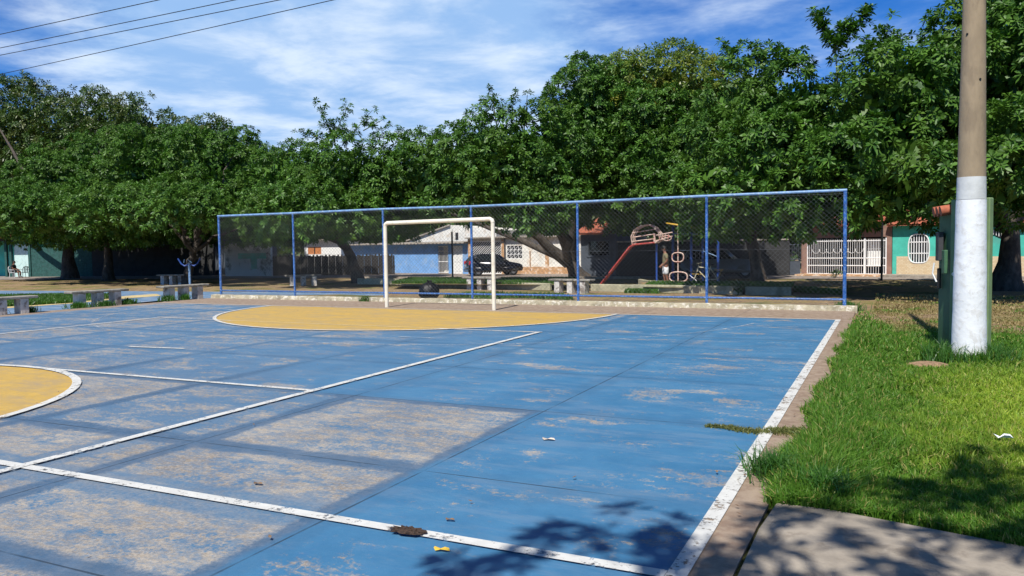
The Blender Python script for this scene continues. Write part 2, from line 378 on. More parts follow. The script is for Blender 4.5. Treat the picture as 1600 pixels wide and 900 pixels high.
M_LEAFD = leaf_material('dull_green_leaf', (.03, .075, .012), (.085, .145, .025), (.11, .13, .025), transl=.12)
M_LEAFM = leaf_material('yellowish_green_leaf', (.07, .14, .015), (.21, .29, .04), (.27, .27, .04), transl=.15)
def grass_material():
    m, t, b = principled('lawn_grass')
    g = t.node('ShaderNodeNewGeometry'); pos = g.outputs['Position']; r = g.outputs['Random Per Island']
    x, y, z = t.sep(pos)[:3]
    n1 = t.noise(pos, .9, 4., .65)
    green = t.mix(r, (.06, .165, .014), (.14, .28, .03)); lime = t.mix(r, (.18, .33, .02), (.42, .49, .06)); dry = t.mix(r, (.20, .15, .06), (.42, .33, .15))
    xn = t.m('ADD', x, t.m('MULTIPLY', t.m('SUBTRACT', t.noise(pos, 2.2, 5., .7), .5), 2.6))
    ctr = t.m('MULTIPLY', t.m('MULTIPLY', t.ss(xn, -.1, 1.1), t.ss(y, 5.2, 6.6)), t.ss(y, 12.5, 9.5))
    c = t.mix(t.m('MULTIPLY', ctr, t.ss(n1, .30, .50, .45, 1.)), green, lime)
    c = t.mix(t.m('MULTIPLY', t.ss(r, .90, .93), .8), c, (.45, .38, .14))
    yy = t.m('ADD', t.m('ADD', y, t.m('MULTIPLY', t.m('SUBTRACT', t.noise(pos, .7, 3.), .5), 5.)), t.ss(x, .2, -.5, 0., -5.))
    c = t.mix(t.ss(yy, 15.2, 16.6), c, t.mix(t.ss(t.noise(pos, 1.2, 3.), .5, .66), dry, green))
    t.put(b.inputs['Base Color'], c); b.inputs['Roughness'].default_value = .5; b.inputs['Specular IOR Level'].default_value = .35
    tr = t.node('ShaderNodeBsdfTranslucent'); t.put(tr.inputs[0], t.mix(1., c, (1.3, 1.4, .7), 'MULTIPLY'))
    ms = t.node('ShaderNodeMixShader'); ms.inputs[0].default_value = .3; out = m.node_tree.nodes['Material Output']
    t.l.new(b.outputs[0], ms.inputs[1]); t.l.new(tr.outputs[0], ms.inputs[2]); t.l.new(ms.outputs[0], out.inputs[0])
    return m
M_GRASS = grass_material()
M_WEED = leaf_material('park_grass', (.05, .13, .015), (.10, .22, .03), transl=.3)
M_TUFT = leaf_material('tall_grass', (.045, .14, .02), (.09, .22, .035), transl=.3)

# ------------------------------------------------------------------ ground
def smooth01(t): t = min(1, max(0, t)); return t*t*(3-2*t)
ZFAR = -.3
def gz(x, y):
    z = -.05+(ZFAR+.05)*smooth01((y-20.5)/18.)
    if x < -21: z = min(z, -.05-.06*smooth01((-21-x)/.6))
    if x > -.7 and y < 20: z = -.02
    return z
def seg(a, b, n): return list(np.linspace(a, b, n, endpoint=False))
gx = [-900, -500, -300, -180, -120]+seg(-90, -22, 60)+seg(-22, -20.2, 9)+seg(-20.2, -.95, 12)+[-.76, -.72]+seg(-.68, 12, 50)+seg(12, 60, 16)+[60, 100, 200, 500, 900]
gy = [-900, -400, -150, -60]+seg(-30, 3, 14)+seg(3, 19.8, 40)+seg(19.8, 50, 60)+seg(50, 90, 12)+[90, 150, 300, 600, 1200]
V = []
for y in gy:
    for x in gx:
        z = gz(x, y)
        if -20.9 < x < -.73 and y < 20.1: z = -.25
        elif 3 < y < 60 and -60 < x < 30: z += .012*math.sin(x*1.7+y*.6)+.010*math.sin(y*2.1-x*.9)-.012
        V.append((x, y, z))
nx = len(gx); F = [(j*nx+i, j*nx+i+1, (j+1)*nx+i+1, (j+1)*nx+i) for j in range(len(gy)-1) for i in range(nx-1)]
tag(meshobj('ground', V, F, M_GROUND, None, True, (0, 0, 0)), kind='structure')
# the court slab: front corner to the low kerb under the fence
mb = MB()
nb = 40
poly = [(-.68, -14.), (-.66, 4.0), (-.60, 8.), (-.62, 14.), (-.66, 20.28), (-20.9, 20.28), (-21.25, 14.), (-21.4, 6.), (-21.4, -14.)]
mb.prism(poly, -.3, 0., lambda u, v, h: (u, v, h))
tag(mb.build('court', M_COURT, origin=(0, 0, 0)), kind='structure')
def strip(pts, wd, z=.004):
    """flat painted line of width wd following pts"""
    P = [np.array(p, float) for p in pts]; V = []
    for i, p in enumerate(P):
        t = P[min(i+1, len(P)-1)]-P[max(i-1, 0)]; t /= np.linalg.norm(t); n = np.array([-t[1], t[0]])*wd/2
        V += [(p[0]-n[0], p[1]-n[1], z), (p[0]+n[0], p[1]+n[1], z)]
    return V, [(2*i, 2*i+2, 2*i+3, 2*i+1) for i in range(len(P)-1)]
def arc(cx, cy, r, a0, a1, n=48): return [(cx+r*math.cos(a), cy+r*math.sin(a)) for a in np.linspace(R(a0), R(a1), n)]
CX, BY = -10.85, 17.55
mb = MB(); a = arc(CX, BY, 5.15, 180, 360, 64); mb.add([(x, y, .004) for x, y in a], [tuple(range(len(a)))])
c = arc(-10.95, 3.68, 3.30, 0, 360, 72)[:-1]; mb.add([(x, y, .004) for x, y in c], [tuple(range(len(c)))])
tag(mb.build('court_yellow_areas', M_YELLOW, origin=(0, 0, 0)), kind='structure')
mb = MB()
for pts, wd, z in [([(-.905, -13.9), (-.905, 17.55)], .10, .008), ([(-21., 3.68), (-.955, 3.68)], .088, .012), ([(-5.85, -8), (-5.85, 13.42)], .095, .016),
                   ([(-16., 7.03), (-5.9, 7.03)], .08, .008), ([(-5.8, 13.44), (-8.2, 13.44)], .08, .008), ([(-13.6, 13.5), (-16.04, 13.6)], .06, .008), ([(-16., -8), (-16., 13.6)], .07, .012),
                   ([(-.955, 17.5), (-20.5, 17.5)], .06, .012),
                   (arc(CX, BY, 5.19, 180, 360, 64), .085, .016), (arc(-10.95, 3.68, 3.33, 0, 360, 80), .10, .018), ([(-11.6, 9.2), (-10.45, 9.33)], .08, .008)]:
    mb.add(*strip(pts, wd, z))
tag(mb.build('court_white_lines', M_LINE, origin=(0, 0, 0)), kind='structure')
mb = MB()
for pts, wd, z in [(arc(-12.4, 17.5, 6.75, 182, 270, 40)+[(-9.05, 10.75)]+arc(-9.05, 17.5, 6.75, 270, 350, 40), .07, .006), ([(-8., 11.95), (-7.2, 11.95)], .09, .009), ([(-11.2, 11.9), (-10.7, 11.9)], .10, .009)]:
    mb.add(*strip(pts, wd, z))
tag(mb.build('court_faded_lines', M_FAINT, origin=(0, 0, 0)), kind='structure')
mb = MB(); mb.add(*strip([(-8.1, 13.44), (-13.6, 13.5)], .06, .009)); tag(mb.build('court_yellow_line', M_YLINE, origin=(0, 0, 0)), kind='structure')
# pothole in the near white line
mb = MB(); n = 26; rr = [1+.22*math.sin(3*k)+.15*random.random() for k in range(n)]
hx, hy = at(638, 834)[:2]
V = [(hx, hy, .020)]+[(hx+.115*rr[k]*math.cos(2*math.pi*k/n), hy+.055*rr[k]*math.sin(2*math.pi*k/n), .0205) for k in range(n)]
mb.add(V, [(0, 1+k, 1+(k+1) % n) for k in range(n)])
for k in range(26):
    a, r = random.random()*6.28, random.random()**.6
    mb.box((hx+.105*r*math.cos(a), hy+.05*r*math.sin(a), .022), [.006+.009*random.random(), .006+.009*random.random(), .004], random.random()*3, random.random(), random.random())
M_HOLE = mat('crumbled_dark_gravel', (.06, .035, .022), .95, .7, 60., bump=1., bscale=90.)
tag(mb.build('pothole', M_HOLE, origin=(hx, hy, 0)), kind='structure')
# concrete path, lower right
mb = MB(); poly = [(-.655, -6.), (7.5, -6.), (7.5, 4.2), (2.2, 4.55), (.9, 4.72), (-.3, 5.0), (-.60, 5.0), (-.635, 4.5)]
mb.prism(poly, -.2, .004, lambda u, v, h: (u, v, h)); tag(mb.build('path', M_PATH, origin=(0, 0, 0)), kind='structure')
# low kerb the fence stands in
KY0, KY1, KH = 19.86, 20.12, .12
mb = MB(); N = 90; ys = []
xs = np.linspace(-20.9, -.62, N)
V = []
for i, x in enumerate(xs):
    j = lambda s: s*(random.random()-.5)
    V += [(x, KY0-.03+j(.04), -.05), (x, KY0+j(.03), KH-.02+j(.03)), (x, KY0+.05+j(.02), KH+j(.012)), (x, KY1, KH+j(.012)), (x, KY1+.02, -.2)]
F = [(5*i+k, 5*i+5+k, 5*i+6+k, 5*i+1+k) for i in range(N-1) for k in range(4)]+[(0, 1, 2, 3, 4), tuple(5*(N-1)+k for k in (4, 3, 2, 1, 0))]
mb.add(V, F); tag(mb.build('kerb', M_CURB, origin=(0, 0, 0)), kind='structure')
# blue running track with yellow edge on the far left, and sheets beyond
def sheet(name, pts, m, lift=.012, z=-.11):
    P = [at(px, py, z) for px, py in pts]; mb = MB()
    mb.add([(p[0], p[1], z+lift) for p in P], [tuple(range(len(P)))]); return tag(mb.build(name, m, origin=(0, 0, 0)), kind='structure')
sheet('track', [(-60, 486), (-60, 458), (60, 457), (180, 459), (250, 459), (350, 462), (352, 456), (200, 455), (60, 453), (-60, 453)][:0] or [(-40, 500), (-40, 455), (200, 456), (345, 457), (600, 457), (600, 463), (350, 466), (250, 471), (110, 484)], M_TRACK, .03)
sheet('track_yellow_edge', [(-40, 487), (-40, 480), (110, 472.5), (200, 463.5), (245, 460.5), (252, 463.5), (200, 467.5), (110, 476)], M_TRACKY, .036)
sheet('track_lawn_base', [(-40, 480), (-40, 464), (40, 461.5), (130, 461), (168, 463), (165, 468), (110, 472)], M_GROUND, .033)
# street and pavement in front of the houses
mb = MB()
A, B, C_, D_ = at(-60, 438, ZFAR), at(1700, 440.5, ZFAR), at(1700, 432, ZFAR), at(-60, 430, ZFAR)
A2, B2 = at(560, 434.5, ZFAR), at(1280, 436.5, ZFAR)
mb.add([(p[0], p[1], ZFAR+.03) for p in (A, A2, B2, B, (30, 52, 0), (C_[0], 53, 0), (-20, 56, 0), (-90, 48, 0))], [tuple(range(8))])
tag(mb.build('road', M_ROAD, origin=(0, 0, 0)), kind='structure')
mb = MB()
pts = [at(px, py, ZFAR) for px, py in ((560, 435.2), (700, 435.6), (860, 435.2), (1000, 436.))]
for p, q in zip(pts[:-1], pts[1:]):
    d = q-p; L = math.hypot(d[0], d[1]); mb.box(((p[0]+q[0])/2, (p[1]+q[1])/2, ZFAR+.06), (L, .18, .14), math.atan2(d[1], d[0]))
tag(mb.build('street_kerb', M_PATH, origin=(0, 0, 0)), kind='structure')
# broken low planter kerbs behind the fence
mb = MB()
for run in ([(560, 441.5), (620, 442), (700, 447), (790, 448.5), (860, 450.5)], [(925, 452), (990, 453.5), (1060, 455), (1158, 457.5)], [(1166, 457.5), (1235, 458.5)], [(1000, 443), (1015, 446), (1060, 447.5)]):
    P = [at(px, py+1.5, -.13) for px, py in run]
    for p, q in zip(P[:-1], P[1:]):
        d = q-p; L = math.hypot(d[0], d[1]); mb.box(((p[0]+q[0])/2, (p[1]+q[1])/2, -.04+.02*random.random()), (L+.05, .16, .3), math.atan2(d[1], d[0]), bev=.02)
M_PK = mat('pale_mossy_concrete', (.40, .37, .25), .95, .2, 2., bump=.6, dirt=(.14, .15, .08), dscale=1.4, damt=.6)
tag(mb.build('planter_kerb', M_PK, origin=(0, 0, 0)), kind='structure')

# ------------------------------------------------------------------ grass
def blades(name, P, H, W, mat_, lean=.5, origin=(0, 0, 0), **tags):
    n = len(P); a = RNG.random(n)*2*np.pi; la = RNG.random(n)*2*np.pi; ln = H*lean*RNG.random(n)
    ax = np.stack([np.cos(a), np.sin(a), 0*a], 1)*(W/2)[:, None]; le = np.stack([np.cos(la), np.sin(la), 0*la], 1)
    up = np.zeros((n, 3)); up[:, 2] = H
    b0, b1 = P-ax, P+ax
    mid = P+up*.6+le*(ln*.35)[:, None]; m0, m1 = mid-ax*.75, mid+ax*.75
    tip = P+up*(1-.25*(ln/H)[:, None])+le*ln[:, None]
    V = np.stack([b0, b1, m1, m0, tip], 1).reshape(-1, 3)-np.array(origin)
    me = bpy.data.meshes.new(name); me.vertices.add(len(V)); me.vertices.foreach_set('co', V.ravel())
    i = np.arange(n)*5
    L = np.stack([i, i+1, i+2, i+3, i+3, i+2, i+4], 1).ravel()
    me.loops.add(len(L)); me.loops.foreach_set('vertex_index', L.astype(np.int32))
    st = np.stack([np.arange(n)*7, np.arange(n)*7+4], 1).ravel()
    me.polygons.add(2*n); me.polygons.foreach_set('loop_start', st.astype(np.int32))
    me.update(calc_edges=True); me.validate(); me.materials.append(mat_)
    o = bpy.data.objects.new(name, me); col.objects.link(o); o.location = origin; return tag(o, **tags)
def fbm(x, y, s=1.):
    return (np.sin(x*1.3*s+1.7*np.sin(y*.9*s))+np.sin(y*1.7*s+1.3*np.sin(x*1.1*s+2))+.5*np.sin(3.1*x*s-2.3*y*s))/2.5
N = 330000
u = RNG.random(N); ymin, ymax = 4.2, 27.
yy = 1/(1/ymin-u*(1/ymin-1/ymax))                # denser near the camera
xr = -.75+RNG.random(N)*(yy*.32+1.3)
edge = 5.0-.28*(np.clip(xr, 0, 9))**.75+.10*fbm(xr, yy*0, 3.)
left = -.60+.10*fbm(xr*0, yy, 2.2)-.10*RNG.random(N)**3
left = np.where(yy > 20, -.3, left)
k = (yy > edge) & (xr > left)
k &= ~((np.hypot(xr-.5, (yy-11.7)*.8) < .3))
k &= ~((fbm(xr+5, yy+2, 2.3) > .55) & (RNG.random(N) < .75) & (xr > -.2))
k &= ~((yy > 16) & (RNG.random(N) < .35+.3*(fbm(xr, yy, .8) > .2)))
P = np.stack([xr[k], yy[k], np.full(k.sum(), -.035)], 1); x_, y_ = P[:, 0], P[:, 1]
H = (.065+.05*RNG.random(len(P)))*(1+.35*fbm(x_, y_, 1.1))
H *= 1+.6*np.exp(-((x_+.45)/.28)**2)*(y_ < 19)
H *= 1+1.4*np.exp(-(np.hypot(x_-1.05, y_-12.2)/.55)**2)
H *= 1+.7*np.exp(-((x_+.35)/.35)**2-((y_-5.6)/.5)**2)
H = np.where(y_ > 16.5, H*.5, H)
blades('grass', P, H, .006+.0009*y_+.003*RNG.random(len(P)), M_GRASS, 1.0, kind='stuff')
# clover-like weed tongue across the sideline, weeds under benches, planter grass
def scatter(n, fn): return np.array([fn() for _ in range(n)])
def tongue():
    t = random.random()**1.4; x = -.62-.80*t; return (x, 6.93-.06*t+.04*math.sin(t*9)+random.gauss(0, .5)*(.14*(1-t)+.025), .0)
M_DWEED = leaf_material('dry_creeping_weed', (.10, .13, .03), (.26, .25, .08), transl=.2)
P = scatter(2300, tongue); blades('weeds', P, .012+.03*RNG.random(len(P)), .007+.005*RNG.random(len(P)), M_DWEED, 2.2, kind='stuff')
def around(cx, cy, r, z): 
    def f():
        a = random.random()*6.28; q = r*abs(random.gauss(0, .5)); return (cx+q*math.cos(a), cy+q*math.sin(a), z)
    return f
P = []
for px, py, r in ((45, 488, .25), (123, 480, .35), (165, 478, .28), (200, 474, .3), (262, 469, .3), (290, 467, .15), (1328, 484, .3), (1322, 481, .25), (572, 470.5, .22)):
    q = at(px, py, 0); P += [around(q[0], q[1], r, -.03)() for _ in range(420)]
P = np.array(P); blades('bench_weeds', P, .10+.16*RNG.random(len(P)), .014+.01*RNG.random(len(P)), M_TUFT, 1.3, kind='stuff')
def quadfill(n, pts, z):
    Q = [at(px, py, z)[:2] for px, py in pts]; out = []
    for _ in range(n):
        a, b = random.random(), random.random()
        p = (1-b)*((1-a)*Q[0]+a*Q[1])+b*((1-a)*Q[3]+a*Q[2]); out.append((p[0], p[1], z-.03))
    return out
sheet('planter_soil', [(612, 443.6), (860, 445), (925, 445.5), (905, 434.5), (635, 434.5)], M_GROUND, .0, .05)
sheet('planter_soil', [(1005, 448.5), (1238, 451.5), (1242, 441), (1000, 441)], M_GROUND, .0, .05)
P = []
P += quadfill(26000, [(-30, 482), (112, 473.5), (135, 461.5), (-30, 464)], -.08)
P += quadfill(2500, [(112, 473), (180, 466), (170, 462), (130, 461.5)], -.08)
P += quadfill(30000, [(612, 443), (860, 444.5), (900, 436), (640, 436)], .05)
P += quadfill(14000, [(1010, 448), (1235, 451), (1240, 444), (1015, 443)], .05)
P += quadfill(3000, [(1240, 455), (1322, 460), (1322, 456), (1240, 450)], -.14)
P += quadfill(2500, [(690, 465.5), (900, 468), (880, 462), (730, 460)], -.06)
P += quadfill(1800, [(975, 457), (1030, 457.5), (1020, 454), (985, 453.5)], -.12)
P = np.array(P); blades('park_grass', P, .10+.10*RNG.random(len(P)), .03+.02*RNG.random(len(P)), M_WEED, .8, kind='stuff')
# tall seed grass round the pole foot
P = np.array([(1.05+.55*math.cos(a)*r-.05, 12.05+.6*math.sin(a)*r, -.03) for a, r in zip(RNG.random(900)*6.28, .5+.5*RNG.random(900))])
blades('pole_grass', P, .15+.22*RNG.random(len(P)), .010+.006*RNG.random(len(P)), M_TUFT, 1.3, kind='stuff')
q = at(1215, 745); P = np.array([around(q[0]-.02, q[1], .22, -.02)() for _ in range(500)]+[around(-.35, 5.3, .18, -.02)() for _ in range(400)])
blades('edge_grass', P, .12+.14*RNG.random(len(P)), .008+.004*RNG.random(len(P)), M_TUFT, 1.3, kind='stuff')
# little mound of bare earth left of the pole
q = at(1452, 572); mb = MB(); n = 18
V = [(q[0], q[1], .055)]
for r_, h in ((.5, .05), (.8, .03), (1., -.03)):
    V += [(q[0]+r_*(.26+.03*math.sin(k*2.3))*math.cos(2*math.pi*k/n), q[1]+r_*.24*math.sin(2*math.pi*k/n), h+.008*math.sin(k*3.1)) for k in range(n)]
F = [(0, 1+k, 1+(k+1) % n) for k in range(n)]+[(1+r_*n+k, 1+(r_+1)*n+k, 1+(r_+1)*n+(k+1) % n, 1+r_*n+(k+1) % n) for r_ in range(2) for k in range(n)]
mb.add(V, F); M_EARTH = mat('bare_brown_earth', (.30, .19, .11), .95, .35, 14., bump=1., bscale=40.)
tag(mb.build('earth_mound', M_EARTH, smooth=True), kind='structure')

# ------------------------------------------------------------------ chain-link fence
PX = [-20.55, -17.33, -13.84, -10.80, -7.55, -4.10, -.90]; FY = 19.98; FT = 2.78
fence = thing('chain_link_fence', (-10.7, FY, KH), 'long blue framed chain link fence standing on the low kerb behind the goal', 'fence')
for i, x in enumerate(PX):
    m = MB(); m.tube([(x, FY, KH-.05), (x, FY, FT)], .042 if i in (0, 6) else .036, 12)
    if i in (0, 6): m.tube([(x, FY, FT), (x, FY, FT+.02)], .045, 12)
    m.build('post', M_BLUE, fence, True)
m = MB(); m.tube([(PX[0]-.04, FY, FT+.01)]+[(x, FY, FT+.01+.015*math.sin(i*2)) for i, x in enumerate(PX[1:-1])]+[(PX[-1]+.04, FY, FT+.03)], .036, 12); m.build('top_rail', M_LBLUE, fence, True)
m = MB(); m.tube([(PX[0], FY-.01, KH+.14), (PX[-1], FY-.01, KH+.14)], .026, 8); m.build('bottom_rail', M_BLUE, fence, True)
def clip(x0, x1, z0, z1, c, s):   # line z = s*(x-c)
    pts = []
    a = max(x0, min(c+z0/s, c+z1/s)); b = min(x1, max(c+z0/s, c+z1/s))
    return (a, s*(a-c), b, s*(b-c)) if b-a > .02 else None
for i in range(6):
    m = MB(); x0, x1, z0, z1 = PX[i]+.04, PX[i+1]-.04, KH+.04, FT-.03
    pitch, s = .115, .95
    for sg in (1, -1):
        c = x0-5
        while c < x1+5:
            q = clip(x0, x1, z0, z1, c, s*sg)
            if q:
                yo = FY-.05+.0035*sg
                m.tube([(q[0], yo, q[1]), (q[2], yo, q[3])], .0019, 3, caps=False)
            c += pitch
    m.build('wire_mesh', M_WIRE, fence)
    for z in (z0, (z0+z1)/2, z1-.02):
        m = MB(); m.tube([(x0-.04, FY-.058, z), (x1+.04, FY-.058, z)], .003, 4); m.build('tension_wire', M_WIRE, fence)

# ------------------------------------------------------------------ goal
gl, gr = at(604.5, 480), at(772, 484.5)
goal = thing('goal', ((gl[0]+gr[0])/2, (gl[1]+gr[1])/2, 0), 'cream painted steel goal frame without net on the yellow half circle', 'goal')
GH = 2.29
for p in (gl, gr):
    m = MB(); m.tube([(p[0], p[1], 0), (p[0], p[1], GH-.06)], .052, 16); m.build('goal_post', M_GOAL, goal, True)
m = MB(); pts = [np.array((gl[0], gl[1], GH-.06)), np.array((gl[0]+.02, gl[1], GH-.02)), np.array((gl[0]+.07, gl[1], GH+.01)), np.array((gr[0]-.07, gr[1], GH+.03)), np.array((gr[0]-.02, gr[1], GH)), np.array((gr[0], gr[1], GH-.06))]
m.tube(pts, .054, 16); m.build('crossbar', M_GOAL, goal, True)

# ------------------------------------------------------------------ concrete pole and the green meter pillar behind it
pb = np.array([1.0, 12.15, -.03])
pole = thing('utility_pole', pb, 'thick round concrete pole with white painted lower part in the grass', 'pole')
def rad(z): return .213-.0155*z
m = MB(); zs = np.linspace(2.43, 10.5, 10); m.tube([(pb[0]+.0, pb[1], z) for z in zs], [rad(z)-.006 for z in zs], 40); m.build('shaft', M_POLE, pole, True)
m = MB(); zs = np.linspace(-.15, 2.14, 24); m.tube([(pb[0], pb[1], z) for z in zs], [rad(z)-.001+.0015*math.sin(z*7)+.001*math.sin(z*17) for z in zs], 48); m.build('white_painted_base', M_WHITEP, pole, True)
m = MB(); zs = np.linspace(2.145, 2.44, 5); m.tube([(pb[0], pb[1], z) for z in zs], [rad(z)-.004 for z in zs], 48); m.build('greyed_paint_band', M_OLDWHITE, pole, True)
for z, th in ((3.1, .9), (4.3, -2.2), (3.7, -1.1)):
    m = MB(); m.tube([(pb[0]+(rad(z)-.02)*math.cos(th), pb[1]+(rad(z)-.02)*math.sin(th), z), (pb[0]+(rad(z)+.004)*math.cos(th), pb[1]+(rad(z)+.004)*math.sin(th), z)], .014, 8); m.build('bolt_hole', M_BLACK, pole)
def pxdir(px, D): 
    d = ray(px, 420); return d[:2]/d[1]*D
fl, fr = pxdir(1484, 12.75), pxdir(1545, 12.45)          # front slab edges, seen left and right of the pole
pil = thing('meter_pillar', ((fl[0]+fr[0])/2, 12.7, -.03), 'dark green masonry meter pillar with clay tile hidden behind white pole', 'meter pillar')
d2 = fr-fl; rz = math.atan2(d2[1], d2[0]); wd = float(np.linalg.norm(d2)); nrm = np.array([-math.sin(rz), math.cos(rz)])
ctr = (fl+fr)/2
m = MB(); cc = ctr+nrm*.05; m.box((cc[0], cc[1], 1.06), (wd, .10, 2.24), rz, bev=.012); m.build('front_slab', M_LGREEN, pil)
bl = pxdir(1467, 13.3); side = bl-fl; sl = float(np.linalg.norm(side))
m = MB(); q = [fl+nrm*.101, fr+nrm*.101-.02*d2/wd, fr+(bl-fl)-.03*d2/wd, bl]
m.add([(p[0], p[1], z) for z in (-.1, 2.02) for p in q], [(3, 2, 1, 0), (4, 5, 6, 7), (0, 1, 5, 4), (1, 2, 6, 5), (2, 3, 7, 6), (3, 0, 4, 7)]); m.build('body', M_GREENP, pil)
m = MB(); sd_ = (bl-fl)/sl; cc = (fl+bl)/2
for k in range(3):
    p0 = fl+sd_*(.12+.18*k)
    for j in range(1):
        a = p0-np.array([.10, 0]); b = p0+np.array([.45, .1])
        m.tube([(a[0], a[1], 2.045-.02), (b[0], b[1], 2.12)], [.075, .065], 10)
m.build('clay_tile_cap', M_TILE, pil, True)
sn = np.array([-sd_[1], sd_[0]]);  sn = sn if sn[0] < 0 else -sn
for nm, t_, z, w_, h_, dd, mt in (('meter_box', .72, 1.52, .16, .42, .07, M_DARKSTEEL), ('meter_box', .28, 1.30, .14, .34, .05, M_GREENP), ('conduit', .80, 1.05, .04, .30, .05, M_BLACK)):
    p0 = fl+sd_*sl*t_+sn*dd/2
    m = MB(); m.box((p0[0], p0[1], z), (w_, dd, h_), math.atan2(sd_[1], sd_[0]), bev=.008); m.build(nm, mt, pil)
m = MB(); p0 = fl+sd_*sl*.8+sn*.09
m.tube([(p0[0], p0[1], 1.28), (p0[0]-.02, p0[1], 1.12), (p0[0]+.03, p0[1]-.04, 1.0)], .012, 6); m.tube([(fl[0]+.05, fl[1]-.01, 1.13), (fl[0]+.05, fl[1]-.04, 1.13)], .03, 8)
m.build('cable_stub', M_WHITE, pil)

# ------------------------------------------------------------------ power lines
for y, z, nm in ((17.85, 8.0, 'lowest'), (16.2, 8.0, 'second lowest'), (15.65, 8.0, 'second highest'), (14.72, 8.0, 'highest')):
    m = MB(); m.tube([(x, y-(.075 if y > 17 else .012)*(x+28.5), z+.35*(((x+22)/42.)**2)) for x in np.linspace(-66, 18, 40)], .011, 6)
    tag(m.build('power_cable', M_BLACK, smooth=True), nm+' of four thin black power cables crossing the sky at upper left', 'cable', 'overhead power cables')

# ------------------------------------------------------------------ benches
def bench_root(L=1.8, legs=3, twisted=False):
    root = thing('concrete_bench', (0, 0, 0), 'x', 'bench', 'concrete benches round the court'); root['_local'] = 1
    m = MB(); m.box((0, 0, .455), (L, .42, .07), bev=.015); m.build('seat', M_BENCH, root)
    for k in range(legs):
        x = (-.5+(k+.5)/legs)*L*.92 if legs > 2 else (-.36, .36)[k]*L
        m = MB(); m.box((x, 0, .16), (.22, .34, .52), bev=.01); m.build('leg', M_BWHITE, root)
    return root
proto = bench_root()
BN = [(153, 477, -2.0, 1.57-.13, 'weathered concrete bench, middle one of the three along left edge of court', 1.10, 0.),
      (287, 466.5, 0, 1.57-.10, 'weathered concrete bench on white legs just left of the fence corner', 1.0, 0.),
      (0, 492, 0, 1.57-.1, 'weathered concrete bench cut by the left picture edge beside green lawn', 1.0, 0.),
      (752, 450, 0, -.18, 'concrete bench with white leg fronts in line with the black car behind fence', .95, -.12),
      (893, 455.5, 0, -.15, 'concrete bench with white leg fronts beside the leaning forked tree trunk', .95, -.1),
      (474, 443.5, 0, .9, 'short concrete bench with one bright white end behind the second fence bay', .9, -.15),
      (270, 442, 0, .2, 'shaded concrete bench under the trees near the blue exercise machine', .95, -.12)]
first = True
for px, py, _, rz, lab, sc, z in BN:
    o = proto if first else copy_tree(proto); first = False
    p = at(px, py, z); o.location = (p[0], p[1], z-.02); o.rotation_euler = (0, 0, rz); o['label'] = lab

# ------------------------------------------------------------------ black rubbish bag
q = at(671, 466.5, -.06); m = MB(); nu, nv = 28, 20; V = []
for j in range(nv+1):
    t = j/nv; z = .60*t
    r = .34*(math.sin(math.pi*min(1, t*.86+.14))**.5)
    if t > .8: r *= (1-(t-.8)*3.6)
    for i in range(nu):
        a = 2*math.pi*i/nu; rr = max(.02, r*(1+.06*math.sin(5*a+7*t)+.05*math.sin(9*a-4*t)+.04*math.sin(14*a+20*t)))
        V.append((q[0]+rr*math.cos(a), q[1]+rr*math.sin(a)*.9, -.08+z+.012*math.sin(6*a)))
F = [(j*nu+i, j*nu+(i+1) % nu, (j+1)*nu+(i+1) % nu, (j+1)*nu+i) for j in range(nv) for i in range(nu)]+[tuple(range(nu-1, -1, -1)), tuple(nv*nu+i for i in range(nu))]
bagr = thing('rubbish_bag', (q[0], q[1], -.08), 'full black plastic rubbish bag tied at top on sandy ground', 'rubbish bag')
m.add(V, F); m.build('sack', M_BAG, bagr, True)
m = MB()
for a, l, tl in ((.5, .10, .07), (2.4, .12, .05), (4.4, .09, .09), (5.4, .07, .06)):
    b0 = np.array((q[0], q[1], .45)); e = b0+np.array((l*math.cos(a), l*math.sin(a), tl+.02))
    m.tube([b0-np.array([0, 0, .03]), (b0+e)/2+np.array([0, 0, .02]), e], [.035, .04, .01], 6)
m.build('tied_neck', M_BAG, bagr, True)

# ------------------------------------------------------------------ small litter
def litter(name, px, py, z, sz, mt, lab, cat, curl=.3):
    p = at(px, py, z); m = MB(); n = 9; V = [(p[0], p[1], z+.006)]
    for k in range(n):
        a = 2*math.pi*k/n; r = sz*(1+.25*math.sin(2*a+1)+.15*math.sin(5*a)); V.append((p[0]+r*math.cos(a)*1.3, p[1]+r*math.sin(a)*.8, z+.008+sz*curl*abs(math.sin(a*1.5))))
    m.add(V, [(0, 1+k, 1+(k+1) % n) for k in range(n)]); tag(m.build(name, mt), lab, cat)
M_YLEAF = mat('yellow_fallen_leaf', (.72, .48, .06), .6, .15, 30.); M_DLEAF = mat('dry_brown_leaf', (.20, .13, .08), .8, .3, 30.)
M_PLEAF = mat('pale_dry_leaf', (.62, .52, .42), .8, .2, 30.); M_PAPER = mat('white_paper_litter', (.82, .83, .86), .7, .05, 30.)
litter('fallen_leaf', 690, 861, 0., .032, M_YLEAF, 'yellow fallen leaf below the pothole in the near white line', 'leaf')
litter('fallen_leaf', 857, 688, 0., .038, M_PLEAF, 'pale curled dry leaf alone in the middle of blue court', 'leaf')
litter('fallen_leaf', 703, 813.5, 0.005, .02, M_DLEAF, 'small brown dry leaf just above the near white line', 'leaf')
litter('fallen_leaf', 403, 757, 0.005, .024, M_DLEAF, 'dark dry leaf on the worn tan panel', 'leaf')
litter('paper_scrap', 1567, 685, .07, .045, M_PAPER, 'crumpled white paper scrap lying in the sunny lawn', 'litter', .6)
litter('paper_scrap', 311, 452, -.1, .09, M_PAPER, 'white scrap on sandy ground behind the first fence bay', 'litter', .6) if False else None

